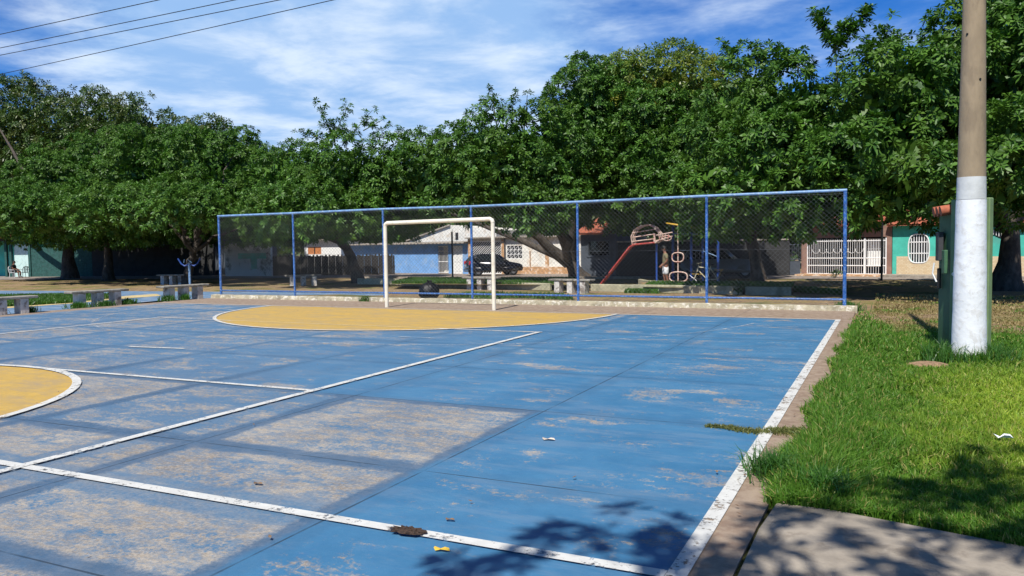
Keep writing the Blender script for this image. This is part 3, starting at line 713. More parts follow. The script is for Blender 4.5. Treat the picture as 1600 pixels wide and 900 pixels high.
P, F = [], []
for k in range(420):
    x, y = random.uniform(-20, -.9), random.uniform(2.5, 19.8)
    if random.random() < .35: y = 19.8-abs(random.gauss(0, .5))
    elif random.random() < .4: x = -.8+random.gauss(0, .12)
    a_, l_ = random.random()*6.28, random.uniform(.008, .022); c_, s_ = math.cos(a_)*l_, math.sin(a_)*l_; b0 = len(P)
    P += [(x-c_, y-s_, .019), (x+s_*.5, y-c_*.5, .024), (x+c_, y+s_, .028), (x-s_*.5, y+c_*.5, .021)]; F.append((b0, b0+1, b0+2, b0+3))
tag(meshobj('leaf_litter', P, F, M_DLEAF), kind='stuff')

# ------------------------------------------------------------------ trees
def leaf_crown(name, ells, mat_, parent, L=.19, W=.078, K=15, lobe=(.40, .85), dens=7.2, extra=(), droop=.26, floor=None, core=True, seed=1, lobedens=.80):
    rng = np.random.default_rng(seed)
    lobes = []
    for c, r3 in ells:
        a, b, c3 = r3; area = 4*math.pi*(((a*b)**1.6+(a*c3)**1.6+(b*c3)**1.6)/3)**(1/1.6)
        n = int(area*lobedens)
        d = rng.normal(size=(n, 3)); d /= np.linalg.norm(d, axis=1)[:, None]
        P = c+d*r3*(.80+.20*rng.random((n, 1)))
        keep = np.ones(n, bool)
        for c2, r2 in ells:
            if c2 is c: continue
            keep &= (((P-c2)/r2)**2).sum(1) > .62
        keep &= ~((d[:, 1] > .35) & (rng.random(n) < .45))
        P = P[keep]
        lobes += [(p, lobe[0]+(lobe[1]-lobe[0])*rng.random()) for p in P]
    LC = np.array([l[0] for l in lobes]); LR = np.array([l[1] for l in lobes])
    pos, axs = [], []
    for c, r in lobes:
        n = int(4*math.pi*r*r*dens*.6)
        d = rng.normal(size=(n, 3)); d[:, 2] = np.abs(d[:, 2])*1.0-.25*rng.random(n); d /= np.linalg.norm(d, axis=1)[:, None]
        low = rng.random(n) < .22; d[low, 2] *= -1
        p = c+d*r*(.92+.14*rng.random((n, 1)))
        near = np.where(np.linalg.norm(LC-c, axis=1) < 2.2)[0]
        dd = np.linalg.norm(p[:, None]-LC[near][None], axis=2)/LR[near][None]
        ok = dd.min(1) > .66
        pos.append(p[ok]); axs.append(d[ok])
    for q in extra: pos.append(np.array([q[0]])); axs.append(np.array([q[1]]))
    pos = np.concatenate(pos); axs = np.concatenate(axs)
    if floor is not None: k = pos[:, 2] > floor; pos, axs = pos[k], axs[k]
    n = len(pos)
    A = axs*.85+np.array([0, 0, .6])+.16*rng.normal(size=(n, 3)); A /= np.linalg.norm(A, axis=1)[:, None]
    ref = np.where(np.abs(A[:, 2:3]) < .95, np.array([[0, 0, 1.]]), np.array([[1., 0, 0]]))
    U = np.cross(ref, A); U /= np.linalg.norm(U, axis=1)[:, None]; Vv = np.cross(A, U)
    ph = (np.arange(K)*2.39996)[None]+rng.random((n, 1))*6.28
    th = np.linspace(R(30), R(106), K)[None]+.10*rng.normal(size=(n, K))
    D = np.cos(th)[..., None]*A[:, None]+np.sin(th)[..., None]*(np.cos(ph)[..., None]*U[:, None]+np.sin(ph)[..., None]*Vv[:, None])
    Nn = A[:, None]-(A[:, None]*D).sum(-1, keepdims=True)*D; Nn /= np.linalg.norm(Nn, axis=-1, keepdims=True)+1e-6
    S = np.cross(D, Nn)
    l = (L*(.75+.5*rng.random((n, K)))*(1+.12*rng.normal(size=(n, 1)).clip(-1, 1)))[..., None]; wd_ = l*(W/L)/2*(.85+.3*rng.random((n, K, 1)))
    base = pos[:, None]+D*l*.10
    mid = base+D*l*.62; tip = base+D*l+np.array([0, 0, -1.])*l*droop
    mid = mid+np.array([0, 0, -1.])*l*droop*.3
    mm = mid-Nn*wd_*.35
    Lf, Rt = mid+S*wd_, mid-S*wd_
    VV = np.stack([base, Lf, mm, Rt, tip], 2).reshape(-1, 3)
    m_ = n*K
    fi = np.array([[0, 2, 1], [1, 2, 4], [0, 3, 2], [2, 3, 4]])
    FF = (np.arange(m_)*5)[:, None, None]+fi[None]
    if core:      # inner leaves that close the crown
        cp = []
        for c, r3 in ells:
            vol = r3[0]*r3[1]*r3[2]*4.2; nn = int(min(9000, vol*34))
            d = rng.normal(size=(nn, 3)); d /= np.linalg.norm(d, axis=1)[:, None]; cp.append(c+d*r3*(.30+.40*rng.random((nn, 1))))
        cp = np.concatenate(cp)
        if floor is not None: cp = cp[cp[:, 2] > floor+.3]
        nn = len(cp); d1 = rng.normal(size=(nn, 3)); d1 /= np.linalg.norm(d1, axis=1)[:, None]; d2_ = np.cross(d1, rng.normal(size=(nn, 3))); d2_ /= np.linalg.norm(d2_, axis=1)[:, None]
        q0 = len(VV); s1 = (.15+.12*rng.random((nn, 1)))
        CV = np.stack([cp-d1*s1, cp+d2_*s1*.45, cp, cp-d2_*s1*.45, cp+d1*s1], 1).reshape(-1, 3)
        VV = np.concatenate([VV, CV]); FF = np.concatenate([FF, q0+(np.arange(nn)*5)[:, None, None]+fi[None]])
    FF = FF.reshape(-1, 3)
    VV = VV-np.array(parent.location)
    me = bpy.data.meshes.new(name); me.vertices.add(len(VV)); me.vertices.foreach_set('co', VV.ravel())
    me.loops.add(FF.size); me.loops.foreach_set('vertex_index', FF.ravel().astype(np.int32))
    me.polygons.add(len(FF)); me.polygons.foreach_set('loop_start', (np.arange(len(FF))*3).astype(np.int32))
    me.update(calc_edges=True); me.materials.append(mat_)
    o = bpy.data.objects.new(name, me); col.objects.link(o); o.parent = parent
    return LC, o
def E(px, py, Y, rpx, rpy, rd=None):
    c = atY(px, py, Y); s = zcam(c)/FPX; rx = rpx*s; return (c, np.array([rx, rd if rd else min(rx*1.1, 4.), rpy*s]))
def sprig(px0, py0, px1, py1, Y, n=5, spread=.15):
    a, b = atY(px0, py0, Y), atY(px1, py1, Y); out = []
    for k in range(n):
        p = a+(b-a)*(k/(max(1, n-1))); d = (b-a)/np.linalg.norm(b-a)
        out.append((p+np.array([random.gauss(0, spread), random.gauss(0, spread), random.gauss(0, spread*.6)]), d+np.array([random.gauss(0, .5), random.gauss(0, .5), .2])))
    return out, (a, b)
def bent(p, q, n=6, amp=.12):
    P = []
    for k in range(n+1):
        t = k/n; w_ = math.sin(math.pi*t)*amp; P.append(np.array(p)+(np.array(q)-np.array(p))*t+np.array([random.gauss(0, 1)*w_, random.gauss(0, 1)*w_, .6*w_]))
    return P
def tree(name, base, trunk, tr, ells, label, group, mat_=M_LEAF, sprigs=(), limbs=9, seed=1, **kw):
    t = thing(name, base, label, 'tree', group)
    ex = []
    for s in sprigs:
        e, (a, b) = sprig(*s); ex += e; tw = MB(); tw.tube([a-(b-a)*.3, b], [.03, .012], 6); tw.build('branch', M_TWIG, t, True)
    LC, o = leaf_crown('crown', ells, mat_, t, extra=ex, seed=seed, **kw)
    m = MB()
    pts = [np.array(base)+np.array([0, 0, -.25])]+[np.array(p) for p in trunk]
    P = [pts[0]]
    for a, b in zip(pts[:-1], pts[1:]): P += bent(a, b, 4, .05)[1:]
    rr = np.linspace(1, .62, len(P))*tr; rr[0] *= 1.45; rr[1] *= 1.2
    m.tube(P, list(rr), 14); top = P[-1]
    rng = random.Random(seed)
    for k in range(limbs):
        c = LC[rng.randrange(len(LC))]
        for _ in range(40):
            if np.hypot(*(c-top)[:2]) < 3.5 and c[2] > top[2]+.8: break
            c = LC[rng.randrange(len(LC))]
        c = top+(c-top)*.85
        if c[2] < top[2]-.3: c[2] = top[2]+rng.random()
        Q = bent(top-np.array([0, 0, .1]), c, 6, .16); m.tube(Q, list(np.linspace(tr*.5, .03, len(Q))), 8)
    m.build('trunk', M_BARK, t, True)
    return t, m
GT = 'broad leaved trees round the park'
def G(px, py, z=ZFAR): p = at(px, py, z); return (p[0], p[1], z)
# right end, nearest
b = G(1573, 449, -.15)
tree('shade_tree', b, [(b[0]+.1, b[1], 1.9)], .46, [E(1400, 165, 26, 95, 112), E(1500, 150, 27.5, 120, 130), E(1610, 110, 28, 120, 175), E(1400, 272, 24.5, 105, 75), E(1535, 262, 24.5, 130, 85), E(1335, 240, 26, 65, 95), E(1660, 230, 26, 110, 130), E(1400, 285, 33, 110, 60, 4.5), E(1310, 300, 37, 90, 45, 4.), E(1500, 285, 37, 120, 62, 4.)],  # last three crown clumps added out of sight to shade the ground behind
     'tall leafy tree with thick trunk at the far right behind the concrete pole', GT, sprigs=[(1302, 66, 1272, 20, 26, 34, .10), (1312, 70, 1358, 12, 26, 40, .10), (1306, 70, 1322, 32, 26, 18, .09), (1385, 80, 1386, 36, 26, 14, .14), (1362, 100, 1360, 66, 26, 10, .14), (1308, 120, 1306, 80, 26, 2, .05)], seed=11, floor=1.9)
b = G(1186, 441, -.2)
tree('shade_tree', b, [(b[0]-.3, b[1]-.5, 1.6), (b[0], b[1]-2, 3.)], .26, [E(1170, 190, 29, 80, 100), E(1250, 200, 27.5, 78, 100), E(1200, 285, 26, 95, 78), E(1280, 290, 26, 70, 78), E(1120, 300, 28, 70, 70), E(1190, 320, 34, 90, 55, 3.5)],  # last clump added at the rear to darken the space under the trees
     'leafy tree with pale marks on thin trunk behind the last fence bay', GT, sprigs=[(1145, 95, 1128, 65, 29, 11, .06), (1215, 105, 1213, 70, 28, 12, .14), (1182, 105, 1187, 74, 29, 10, .14), (1247, 105, 1248, 74, 28, 10, .14)], seed=12, floor=1.7)
b = G(1150, 437, -.25)
tree('shade_tree', (b[0]+1., b[1]+1.5, ZFAR), [(b[0]+.8, b[1], 2.)], .3, [E(930, 170, 37, 70, 80), E(1000, 232, 37, 90, 95), E(920, 280, 35.5, 80, 80), E(1020, 280, 35.5, 85, 68), E(1090, 240, 37, 60, 105), E(900, 230, 37, 55, 105), E(1000, 320, 43, 90, 48, 3.), E(1130, 325, 43, 90, 50, 3.), E(1100, 310, 38, 70, 48, 2.5)],  # last three clumps added behind the crown to shade the walls beyond
     'high rounded dark green tree above the playground slide', GT, sprigs=[(905, 110, 893, 108, 34, 3, .1)], seed=13, floor=2.2)
b = G(1090, 432, ZFAR)
tree('mango_tree', (b[0], b[1]+3., ZFAR), [(b[0], b[1]+3, 3.)], .4, [E(1040, 170, 40, 110, 85), E(960, 160, 41, 75, 72), E(1110, 190, 41, 70, 95)],
     'taller tree with yellowish green crown behind the slide trees', GT, M_LEAFM, seed=14, L=.22, W=.08, K=9, dens=7.5)
b = G(907, 433, ZFAR+.03)
t4, _ = tree('leaning_tree', b, [atY(888, 405, b[1]-.6)], .52, [E(700, 275, 32, 75, 68), E(785, 262, 31, 90, 92), E(860, 255, 32, 60, 88), E(830, 310, 31, 70, 55), E(660, 290, 33, 55, 60), E(628, 338, 43, 40, 36, 2.5)],  # last clump added behind to shade the left part of the blue house
     'tree with leaning forked dark trunk behind the goal and car', GT, sprigs=[(775, 190, 768, 138, 31, 18, .18), (800, 180, 803, 146, 31, 14, .16), (820, 190, 824, 148, 31, 12, .16), (850, 165, 860, 133, 32, 14, .18), (770, 185, 748, 172, 31, 8, .14), (868, 170, 882, 155, 32, 4, .12)], seed=15, limbs=5, floor=2.1)
m = MB(); fk = atY(888, 405, b[1]-.6)
e1 = atY(815, 352, b[1]-3); P_ = bent(fk-np.array([0, 0, .2]), e1, 6, .06); m.tube(P_, list(np.linspace(.40, .2, 7)), 12)
e2 = atY(897, 345, b[1]-1.5); P_ = bent(atY(893, 412, b[1]-.3), e2, 5, .05); m.tube(P_, list(np.linspace(.34, .2, 6)), 12)
m.build('fork_limb', M_BARK, t4, True)
b = G(562, 441, -.25)
tree('shade_tree', b, [atY(548, 400, b[1]), atY(530, 375, b[1]-1)], .34, [E(455, 300, 33, 65, 72), E(545, 285, 32, 80, 72), E(610, 290, 33, 60, 78), E(500, 340, 32, 75, 42), E(590, 345, 33, 60, 45), E(590, 335, 42, 75, 42, 3.), E(470, 325, 41, 70, 42, 3.), E(500, 335, 29.5, 95, 36, 3.)],  # last three clumps added to throw shade on the fence and ground
     'rounded tree with grey trunk between second and third fence posts', GT, sprigs=[(520, 215, 500, 163, 32, 20, .22), (525, 205, 545, 163, 32, 20, .22), (545, 215, 582, 172, 32, 20, .2), (575, 200, 600, 186, 32, 9, .16), (500, 215, 472, 206, 32, 14, .22), (520, 205, 525, 190, 32, 10, .25)], seed=16, floor=2.)
b = G(292, 444, -.2)
tree('shade_tree', b, [atY(297, 415, b[1]), atY(303, 390, b[1])], .27, [E(140, 290, 37, 100, 72), E(250, 275, 36, 95, 72), E(340, 275, 35, 75, 78), E(400, 310, 34, 50, 78), E(310, 325, 34, 80, 50), E(180, 345, 40, 110, 45, 3.5), E(110, 340, 36.5, 95, 42, 3.5), E(250, 335, 32.5, 110, 40, 3.), E(110, 338, 33, 95, 38, 3.), E(15, 330, 34, 60, 40, 3.), E(60, 342, 38, 45, 40, 3.), E(60, 333, 29, 90, 30, 2.5), E(190, 333, 29, 90, 30, 2.5), E(300, 333, 29, 70, 30, 2.5), E(330, 345, 41, 100, 42, 3.5), E(420, 340, 41, 60, 45, 3.5), E(200, 325, 35, 90, 48), E(70, 300, 38, 50, 60)],  # extra low and rear clumps added to shade the ground and long wall
     'broad low tree with forked trunk behind the blue exercise machine', GT, sprigs=[(345, 205, 350, 192, 35, 4, .2), (395, 240, 400, 222, 34, 4, .15), (430, 245, 432, 235, 34, 3, .15)], seed=17, floor=1.9)
b = G(110, 436, ZFAR)
tree('shade_tree', b, [(b[0], b[1], 3.)], .5, [E(30, 235, 47, 110, 112), E(130, 240, 48, 110, 98), E(215, 240, 48, 70, 88), E(-60, 240, 46, 80, 120)],
     'tallest dull green tree at the left picture edge behind the others', GT, M_LEAFD, seed=18, L=.30, W=.11, K=9, dens=5., limbs=12)
b = G(160, 437, ZFAR)
tree('shade_tree', (b[0]+2, b[1]-1, ZFAR), [(b[0]+2, b[1]-1, 2.4)], .34, [E(330, 240, 44, 45, 48), E(360, 260, 44, 45, 60), E(290, 260, 45, 60, 70)],
     'dull green tree top showing behind the broad low tree at left', GT, M_LEAFD, seed=19, L=.28, W=.10, K=9, dens=5.5)
# back row beyond the houses
for i, (px, py, Y, rx, ry, lab) in enumerate([(430, 330, 62, 190, 75, 'dark tree mass beyond the wall left of the goal'), (720, 330, 66, 150, 60, 'dark tree beyond the blue house'), (960, 300, 64, 150, 110, 'dark tree beyond the small red roofed house'),
                                              (1150, 290, 62, 140, 120, 'dark tree beyond the parked grey car'), (1360, 260, 66, 150, 120, 'dark tree beyond the brown house with white gates'), (1600, 250, 66, 190, 140, 'dark tree beyond the house at the far right'), (150, 300, 58, 230, 95, 'dark tree beyond the long wall at left')]):
    e = E(px, py, Y, rx, ry, 4.); g0 = e[0]
    tree('background_tree', (g0[0], g0[1], ZFAR), [(g0[0], g0[1], g0[2]-1)], .35, [e, (e[0]+np.array([-e[1][0]*.5, 1, -e[1][2]*.35]), e[1]*.7), (e[0]+np.array([e[1][0]*.5, 1, -e[1][2]*.35]), e[1]*.7)],
         lab, 'trees beyond the houses', M_LEAFD, seed=30+i, L=.5, W=.2, K=8, dens=2.4, lobe=(.9, 1.5), lobedens=.35, limbs=5)
# tree behind the photographer that shades the near right corner
tree('shade_tree', (5.2, -4.5, -.05), [(5., -4.4, 4.2)], .3, [(np.array([5.2, -.5, 7.2]), np.array([3.6, 2.0, 1.5])), (np.array([1.9, -.2, 7.]), np.array([1.6, .8, .6])), (np.array([3.9, .45, 7.]), np.array([2.4, .95, .7])), (np.array([-.80, -1.15, 6.7]), np.array([.66, .42, .3])), (np.array([-.35, -1.0, 6.8]), np.array([.7, .5, .4])), (np.array([.3, -1.1, 6.9]), np.array([.7, .6, .4])), (np.array([1.4, -1.2, 6.9]), np.array([1.3, .7, .4])), (np.array([2.9, -.5, 7.]), np.array([1.3, .7, .5])), (np.array([3.0, .95, 6.8]), np.array([2.0, .8, .5])), (np.array([1.1, -.35, 6.8]), np.array([1.1, .6, .5])), (np.array([4.6, 1.2, 7.]), np.array([1.8, .8, .6])), (np.array([4., -4.5, 7.6]), np.array([4., 3., 1.8]))],
     'tree behind the camera that throws its shadow on the path corner', GT, seed=50, floor=5.2, dens=5.5, lobedens=1.5, lobe=(.35, .6), core=False, sprigs=[])

# ------------------------------------------------------------------ houses along the street
class Wall:
    """vertical facade plane through two base points taken from the photograph"""
    def __init__(s, px0, py0, px1, py1, z=ZFAR, back=0.):
        s.a, s.b = at(px0, py0, z), at(px1, py1, z); s.z = z
        s.d = (s.b-s.a)[:2]; s.L = float(np.linalg.norm(s.d)); s.d = s.d/s.L; s.n = np.array([s.d[1], -s.d[0]])   # n points to the camera
        s.a = s.a.copy(); s.a[:2] -= s.n*back; s.rz = math.atan2(s.d[1], s.d[0])
    def uz(s, px, py):
        r = ray(px, py); n = s.n; t = (n@(s.a[:2]-O[:2]))/(n@r[:2]); p = O+t*r; return float((p[:2]-s.a[:2])@s.d), float(p[2])
    def p(s, u, out, z): q = s.a[:2]+s.d*u+s.n*out; return (q[0], q[1], z)
    def box(s, m, u0, u1, z0, z1, o0, o1, bev=0.):
        m.box(s.p((u0+u1)/2, (o0+o1)/2, (z0+z1)/2), (abs(u1-u0), abs(o1-o0), abs(z1-z0)), s.rz, bev=bev); return m
    def bar(s, m, u0, z0, u1, z1, o, r): m.tube([s.p(u0, o, z0), s.p(u1, o, z1)], r, 5); return m
def px_rect(W_, x0, y0, x1, y1):
    u0, z1 = W_.uz(x0, y0); u1, z0 = W_.uz(x1, y1); return min(u0, u1), max(u0, u1), min(z0, z1), max(z0, z1)
def tile_roof(W_, u0, u1, z0, z1, depth, over=.5, n=None):
    m = MB(); L = u1-u0; n = int(L/.055); V = []
    rows = 9
    for j in range(rows+1):
        t = j/rows
        for i in range(n+1):
            u = u0+L*i/n; h = .045*abs(math.sin(math.pi*(u)/.22)); V.append(W_.p(u, over-(over+depth)*t, z0+(z1-z0)*t+h+(.03 if j % 3 == 0 else 0)))
    F = [(j*(n+1)+i, j*(n+1)+i+1, (j+1)*(n+1)+i+1, (j+1)*(n+1)+i) for j in range(rows) for i in range(n)]
    b0 = len(V); V += [W_.p(u0, over, z0-.03), W_.p(u1, over, z0-.03), W_.p(u1, -depth, z1-.03), W_.p(u0, -depth, z1-.03)]; F.append((b0, b0+3, b0+2, b0+1))
    m.add(V, F); return m
def wall_with_holes(W_, u0, u1, z0, z1, th, holes):
    """facade of thickness th with rectangular openings, built of butted boxes"""
    m = MB(); us = sorted({u0, u1, *[h[0] for h in holes], *[h[1] for h in holes]}); 
    for a, b_ in zip(us[:-1], us[1:]):
        hs = sorted([(h[2], h[3]) for h in holes if h[0] < (a+b_)/2 < h[1]]); z = z0
        for c, d in hs:
            if c > z+.001: W_.box(m, a, b_, z, c, -th, 0)
            z = max(z, d)
        if z < z1-.001: W_.box(m, a, b_, z, z1, -th, 0)
    return m
def side_and_back(W_, m, u0, u1, z0, z1, depth, th=.15):
    W_.box(m, u0, u0+th, z0, z1, -th-depth, -.151); W_.box(m, u1-th, u1, z0, z1, -th-depth, -.151); W_.box(m, u0, u1, z0, z1, -th-depth-.15, -th-depth-.001)
    return m
def grille(W_, u0, u1, z0, z1, o, nv, rails, r=.014, frame=.025):
    m = MB()
    for k in range(nv+1): u = u0+(u1-u0)*k/nv; W_.bar(m, u, z0, u, z1, o, r)
    for z in rails: W_.bar(m, u0, z, u1, z, o+.002, frame)
    return m

# blue house with white door and gate
W1 = Wall(618, 427, 731, 428.5)
h = thing('blue_house', W1.p(W1.L/2, 0, ZFAR), 'low blue house with dark eave and white door and gate, left of the black car', 'house')
u0, z1 = W1.uz(618, 379); u1, _ = W1.uz(731, 377); z1 = W1.uz(725, 378.5)[1]
g = px_rect(W1, 684, 384, 701, 425.5); dr = px_rect(W1, 707, 386, 722, 426.5); g = (g[0], g[1], ZFAR, g[3]); dr = (dr[0], dr[1], ZFAR, dr[3])
m = wall_with_holes(W1, u0-6, u1, ZFAR-.1, z1, .15, [g, dr]); side_and_back(W1, m, u0-6, u1, ZFAR-.1, z1, 5.); m.build('wall', M_WBLUE, h)
m = MB(); W1.box(m, dr[0]+.02, dr[1]-.02, dr[2], dr[3]-.02, -.09, -.04); dd = m.build('door', M_WHITE, h)
k = MB()
for i in range(3):
    W1.box(k, dr[0]+.12, dr[1]-.12, dr[2]+.2+i*.68, dr[2]+.75+i*.68, -.04, -.025)
W1.box(k, dr[1]-.16, dr[1]-.11, dr[2]+1., dr[2]+1.12, -.025, .02)
subpart(k, 'panel', M_WHITE, h, dd)
grille(W1, g[0], g[1], g[2]+.1, g[3]-.05, -.05, 8, [g[2]+.1, g[2]+.9, g[3]-.4, g[3]-.05]).build('gate', M_GRILLE, h)
m = MB(); W1.box(m, g[0]-.2, g[1]+.2, g[2], g[3]+.1, -.9, -.85); m.build('inner_wall', M_WWHITE, h)
m = MB(); W1.box(m, dr[0]-.09, dr[0], dr[2], dr[3]+.09, -.05, .03); W1.box(m, dr[1], dr[1]+.09, dr[2], dr[3]+.09, -.05, .03); W1.box(m, dr[0], dr[1], dr[3]+.001, dr[3]+.09, -.05, .03); m.build('door_frame', M_WHITE, h)
m = MB(); n = 120; V = []
for i in range(n+1):
    u = u0-6.2+(u1-u0+6.3)*i/n; hh = .035*math.sin(i*1.9)
    V += [W1.p(u, .55, z1-.02+hh), W1.p(u, -5.2, z1+.12+hh), W1.p(u, .55, z1-.07+hh), W1.p(u, -5.2, z1+.07+hh)]
F = []
for i in range(n): F += [(4*i, 4*i+4, 4*i+5, 4*i+1), (4*i+2, 4*i+3, 4*i+7, 4*i+6), (4*i, 4*i+2, 4*i+6, 4*i+4)]
m.add(V, F); m.build('corrugated_roof', M_CONC, h)
# white gable building rising behind it
W1b = Wall(640, 427, 735, 428, back=7.)
h = thing('white_gable_building', W1b.p(W1b.L/2, 0, ZFAR), 'tall white gabled building rising behind the low blue house', 'house')
a0 = W1b.uz(640, 376); a1 = W1b.uz(690, 356); a2 = W1b.uz(760, 360); m = MB()
m.prism([(a0[0], ZFAR), (a2[0]+1, ZFAR), (a2[0]+1, a2[1]), (a1[0]+1, a1[1]+.2), (a0[0], a0[1])], -6, 0, lambda u, v, hh: W1b.p(u, hh, v)); m.build('wall', M_WWHITE, h)
m = MB(); q0, q1 = W1b.uz(714, 369); W1b.box(m, q0-.15, q0+.15, q1-.3, q1+.3, 0, .03); m.build('vent', M_DARKIN, h)
m = MB(); W1b.box(m, a0[0]-.2, a1[0]+1., a1[1]+.05, a1[1]+.12, -6, .4) if False else m.tube([W1b.p(a0[0]-.3, .1, a0[1]-.03), W1b.p(a1[0]+1, .1, a1[1]+.2)], .09, 6); m.build('roof_edge', M_CONC, h)

# white house with diagonal-bar gate, lattice window and dirty orange foot
W2 = Wall(731.5, 428.5, 884, 428.5)
h = thing('white_house', W2.p(W2.L/2, 0, ZFAR), 'stained white house with dark slatted gate and lattice window behind the black car', 'house')
u1 = W2.L+1.5; zt = W2.uz(800, 371)[1]
g = px_rect(W2, 738, 377, 783, 424); g = (g[0], g[1], ZFAR, g[3]); win = px_rect(W2, 792, 384, 816, 404)
m = wall_with_holes(W2, 0, u1, ZFAR-.1, zt, .15, [g, win]); side_and_back(W2, m, 0, u1, ZFAR-.1, zt, 6.); m.build('wall', M_WWHITE, h)
for px in (734.5, 786.5, 855):
    m = MB(); uu = W2.uz(px, 400)[0]; W2.box(m, uu-.13, uu+.13, ZFAR-.1, zt-.15, .001, .06); m.build('pilaster', M_WORANGE, h)
m = MB(); W2.box(m, W2.uz(804, 400)[0], W2.uz(853, 400)[0], ZFAR-.1, W2.uz(830, 417)[1], .001, .015); m.build('bare_plinth', M_WORANGE, h); m = MB(); W2.box(m, W2.uz(858, 400)[0], u1, ZFAR-.1, W2.uz(870, 417)[1], .001, .02); m.build('bare_plinth', M_WORANGE, h)
gt = MB(); W2.box(gt, g[0], g[1], g[2], g[3], -.13, -.10); gg = gt.build('gate', M_DARKIN, h)
k = MB(); nb_ = 20
for i in range(-nb_, nb_):
    c0 = g[0]+(g[1]-g[0])*i/nb_*1.6; pts = []
    ua, ub = max(g[0], c0), min(g[1], c0+(g[3]-g[2])*1.05)
    if ub > ua+.05: W2.bar(k, ua, g[2]+(ua-c0)/1.05, ub, g[2]+(ub-c0)/1.05, -.07, .024)
for z in (g[2]+.03, g[3]-.03): W2.bar(k, g[0], z, g[1], z, -.06, .04)
subpart(k, 'slat', M_GRILLE, h, gg)
fr_ = MB(); W2.box(fr_, win[0], win[1], win[2], win[3], -.13, -.11); ww = fr_.build('window', M_DARKIN, h); k = MB()
for i in range(5): u = win[0]+(win[1]-win[0])*i/4; W2.bar(k, u, win[2], u, win[3], -.03, .022)
for i in range(4): z = win[2]+(win[3]-win[2])*i/3; W2.bar(k, win[0], z, win[1], z, -.028, .022)
for i in range(4):
    for j in range(3):
        a_, b_ = win[0]+(win[1]-win[0])*i/4, win[0]+(win[1]-win[0])*(i+1)/4; c_, d_ = win[2]+(win[3]-win[2])*j/3, win[2]+(win[3]-win[2])*(j+1)/3
        W2.bar(k, a_, c_, b_, d_, -.031, .016)
subpart(k, 'lattice', M_GRILLE, h, ww)
m = MB(); uu = W2.uz(789.5, 400)[0]; m.tube([W2.p(uu, .09, W2.uz(789, 408)[1]), W2.p(uu, .09, zt+.2)], .05, 6); m.build('drain_pipe', M_DARKSTEEL, h)
m = MB(); n = 160; V = []
for i in range(n+1):
    u = -.1+(u1+.2)*i/n; hh = .03*math.sin(i*1.9); V += [W2.p(u, .35, zt+.03+hh), W2.p(u, -6.2, zt+.15+hh), W2.p(u, .35, zt-.02+hh), W2.p(u, -6.2, zt+.1+hh)]
F = []
for i in range(n): F += [(4*i, 4*i+4, 4*i+5, 4*i+1), (4*i+2, 4*i+3, 4*i+7, 4*i+6), (4*i, 4*i+2, 4*i+6, 4*i+4)]
m.add(V, F); m.build('roof', M_CONC, h)
m = MB(); pr = W2.uz(824.5, 425); W2.bar(m, W2.uz(828.5, 400)[0], W2.uz(828, 421)[1], W2.uz(828.5, 400)[0], W2.uz(828, 392)[1], .05, .04); m.build('rust_stain_pipe', M_WORANGE, h)

# small grey house with red roof behind the slide
W3 = Wall(908, 432, 962, 432.5)
h = thing('grey_house', W3.p(W3.L/2, 0, ZFAR), 'small shaded grey house with red tile roof and dark window, left of slide', 'house')
zt = W3.uz(930, 366)[1]; win = px_rect(W3, 920, 377, 952, 399)
m = wall_with_holes(W3, 0, W3.L, ZFAR-.1, zt, .15, [win]); side_and_back(W3, m, 0, W3.L, ZFAR-.1, zt, 4.5); m.build('wall', M_WGREY, h)
m = MB(); W3.box(m, win[0], win[1], win[2], win[3], -.13, -.10); ww = m.build('window', M_GLASS, h)
k = MB()
for (a_, b_, c_, d_) in ((win[0]-.12, win[0], win[2]-.1, win[3]+.1), (win[1], win[1]+.12, win[2]-.1, win[3]+.1), (win[0], win[1], win[3], win[3]+.1), (win[0], win[1], win[2]-.1, win[2])): W3.box(k, a_, b_, c_, d_, .002, .05)
subpart(k, 'frame', M_WGREY, h, ww)
tile_roof(W3, -.3, W3.L-.25, zt+.02, W3.uz(930, 353)[1]+.6, 3.2).build('roof', M_TILE, h)
# long shaded wall between grey house and brown house
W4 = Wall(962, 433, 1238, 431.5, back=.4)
h = thing('boundary_wall', W4.p(W4.L/2, 0, ZFAR), 'long wall coloured near black for deep tree shade behind the playground', 'wall')
m = MB(); W4.box(m, .1, W4.L-.1, ZFAR-.1, W4.uz(1100, 377)[1], -.2, 0); m.build('wall', M_WDARK, h)  # wall colour itself holds the darkness under the crowns
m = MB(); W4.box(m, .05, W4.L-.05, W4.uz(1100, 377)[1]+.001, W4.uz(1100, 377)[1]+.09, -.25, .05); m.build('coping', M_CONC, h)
W4b = Wall(1100, 431, 1160, 431, back=3.)
h = thing('pale_roofed_shed', W4b.p(W4b.L/2, 0, ZFAR), 'shed with pale corrugated roof behind the swing frame', 'shed')
za = W4b.uz(1130, 352)[1]
m = MB(); W4b.box(m, 0, W4b.L, ZFAR-.1, za, -3, 0); m.build('wall', M_WGREY, h)
m = MB(); m.add([W4b.p(-.3, .7, za-.05), W4b.p(W4b.L+.2, .7, za-.6), W4b.p(W4b.L+.2, -3., za+.35), W4b.p(-.3, -3, za+.8), W4b.p(-.3, .7, za-.1), W4b.p(W4b.L+.2, .7, za-.65), W4b.p(W4b.L+.2, -3., za+.3), W4b.p(-.3, -3, za+.75)], [(0, 1, 2, 3), (7, 6, 5, 4), (0, 4, 5, 1), (1, 5, 6, 2), (2, 6, 7, 3), (3, 7, 4, 0)])
m.build('roof', M_OLDWHITE, h)

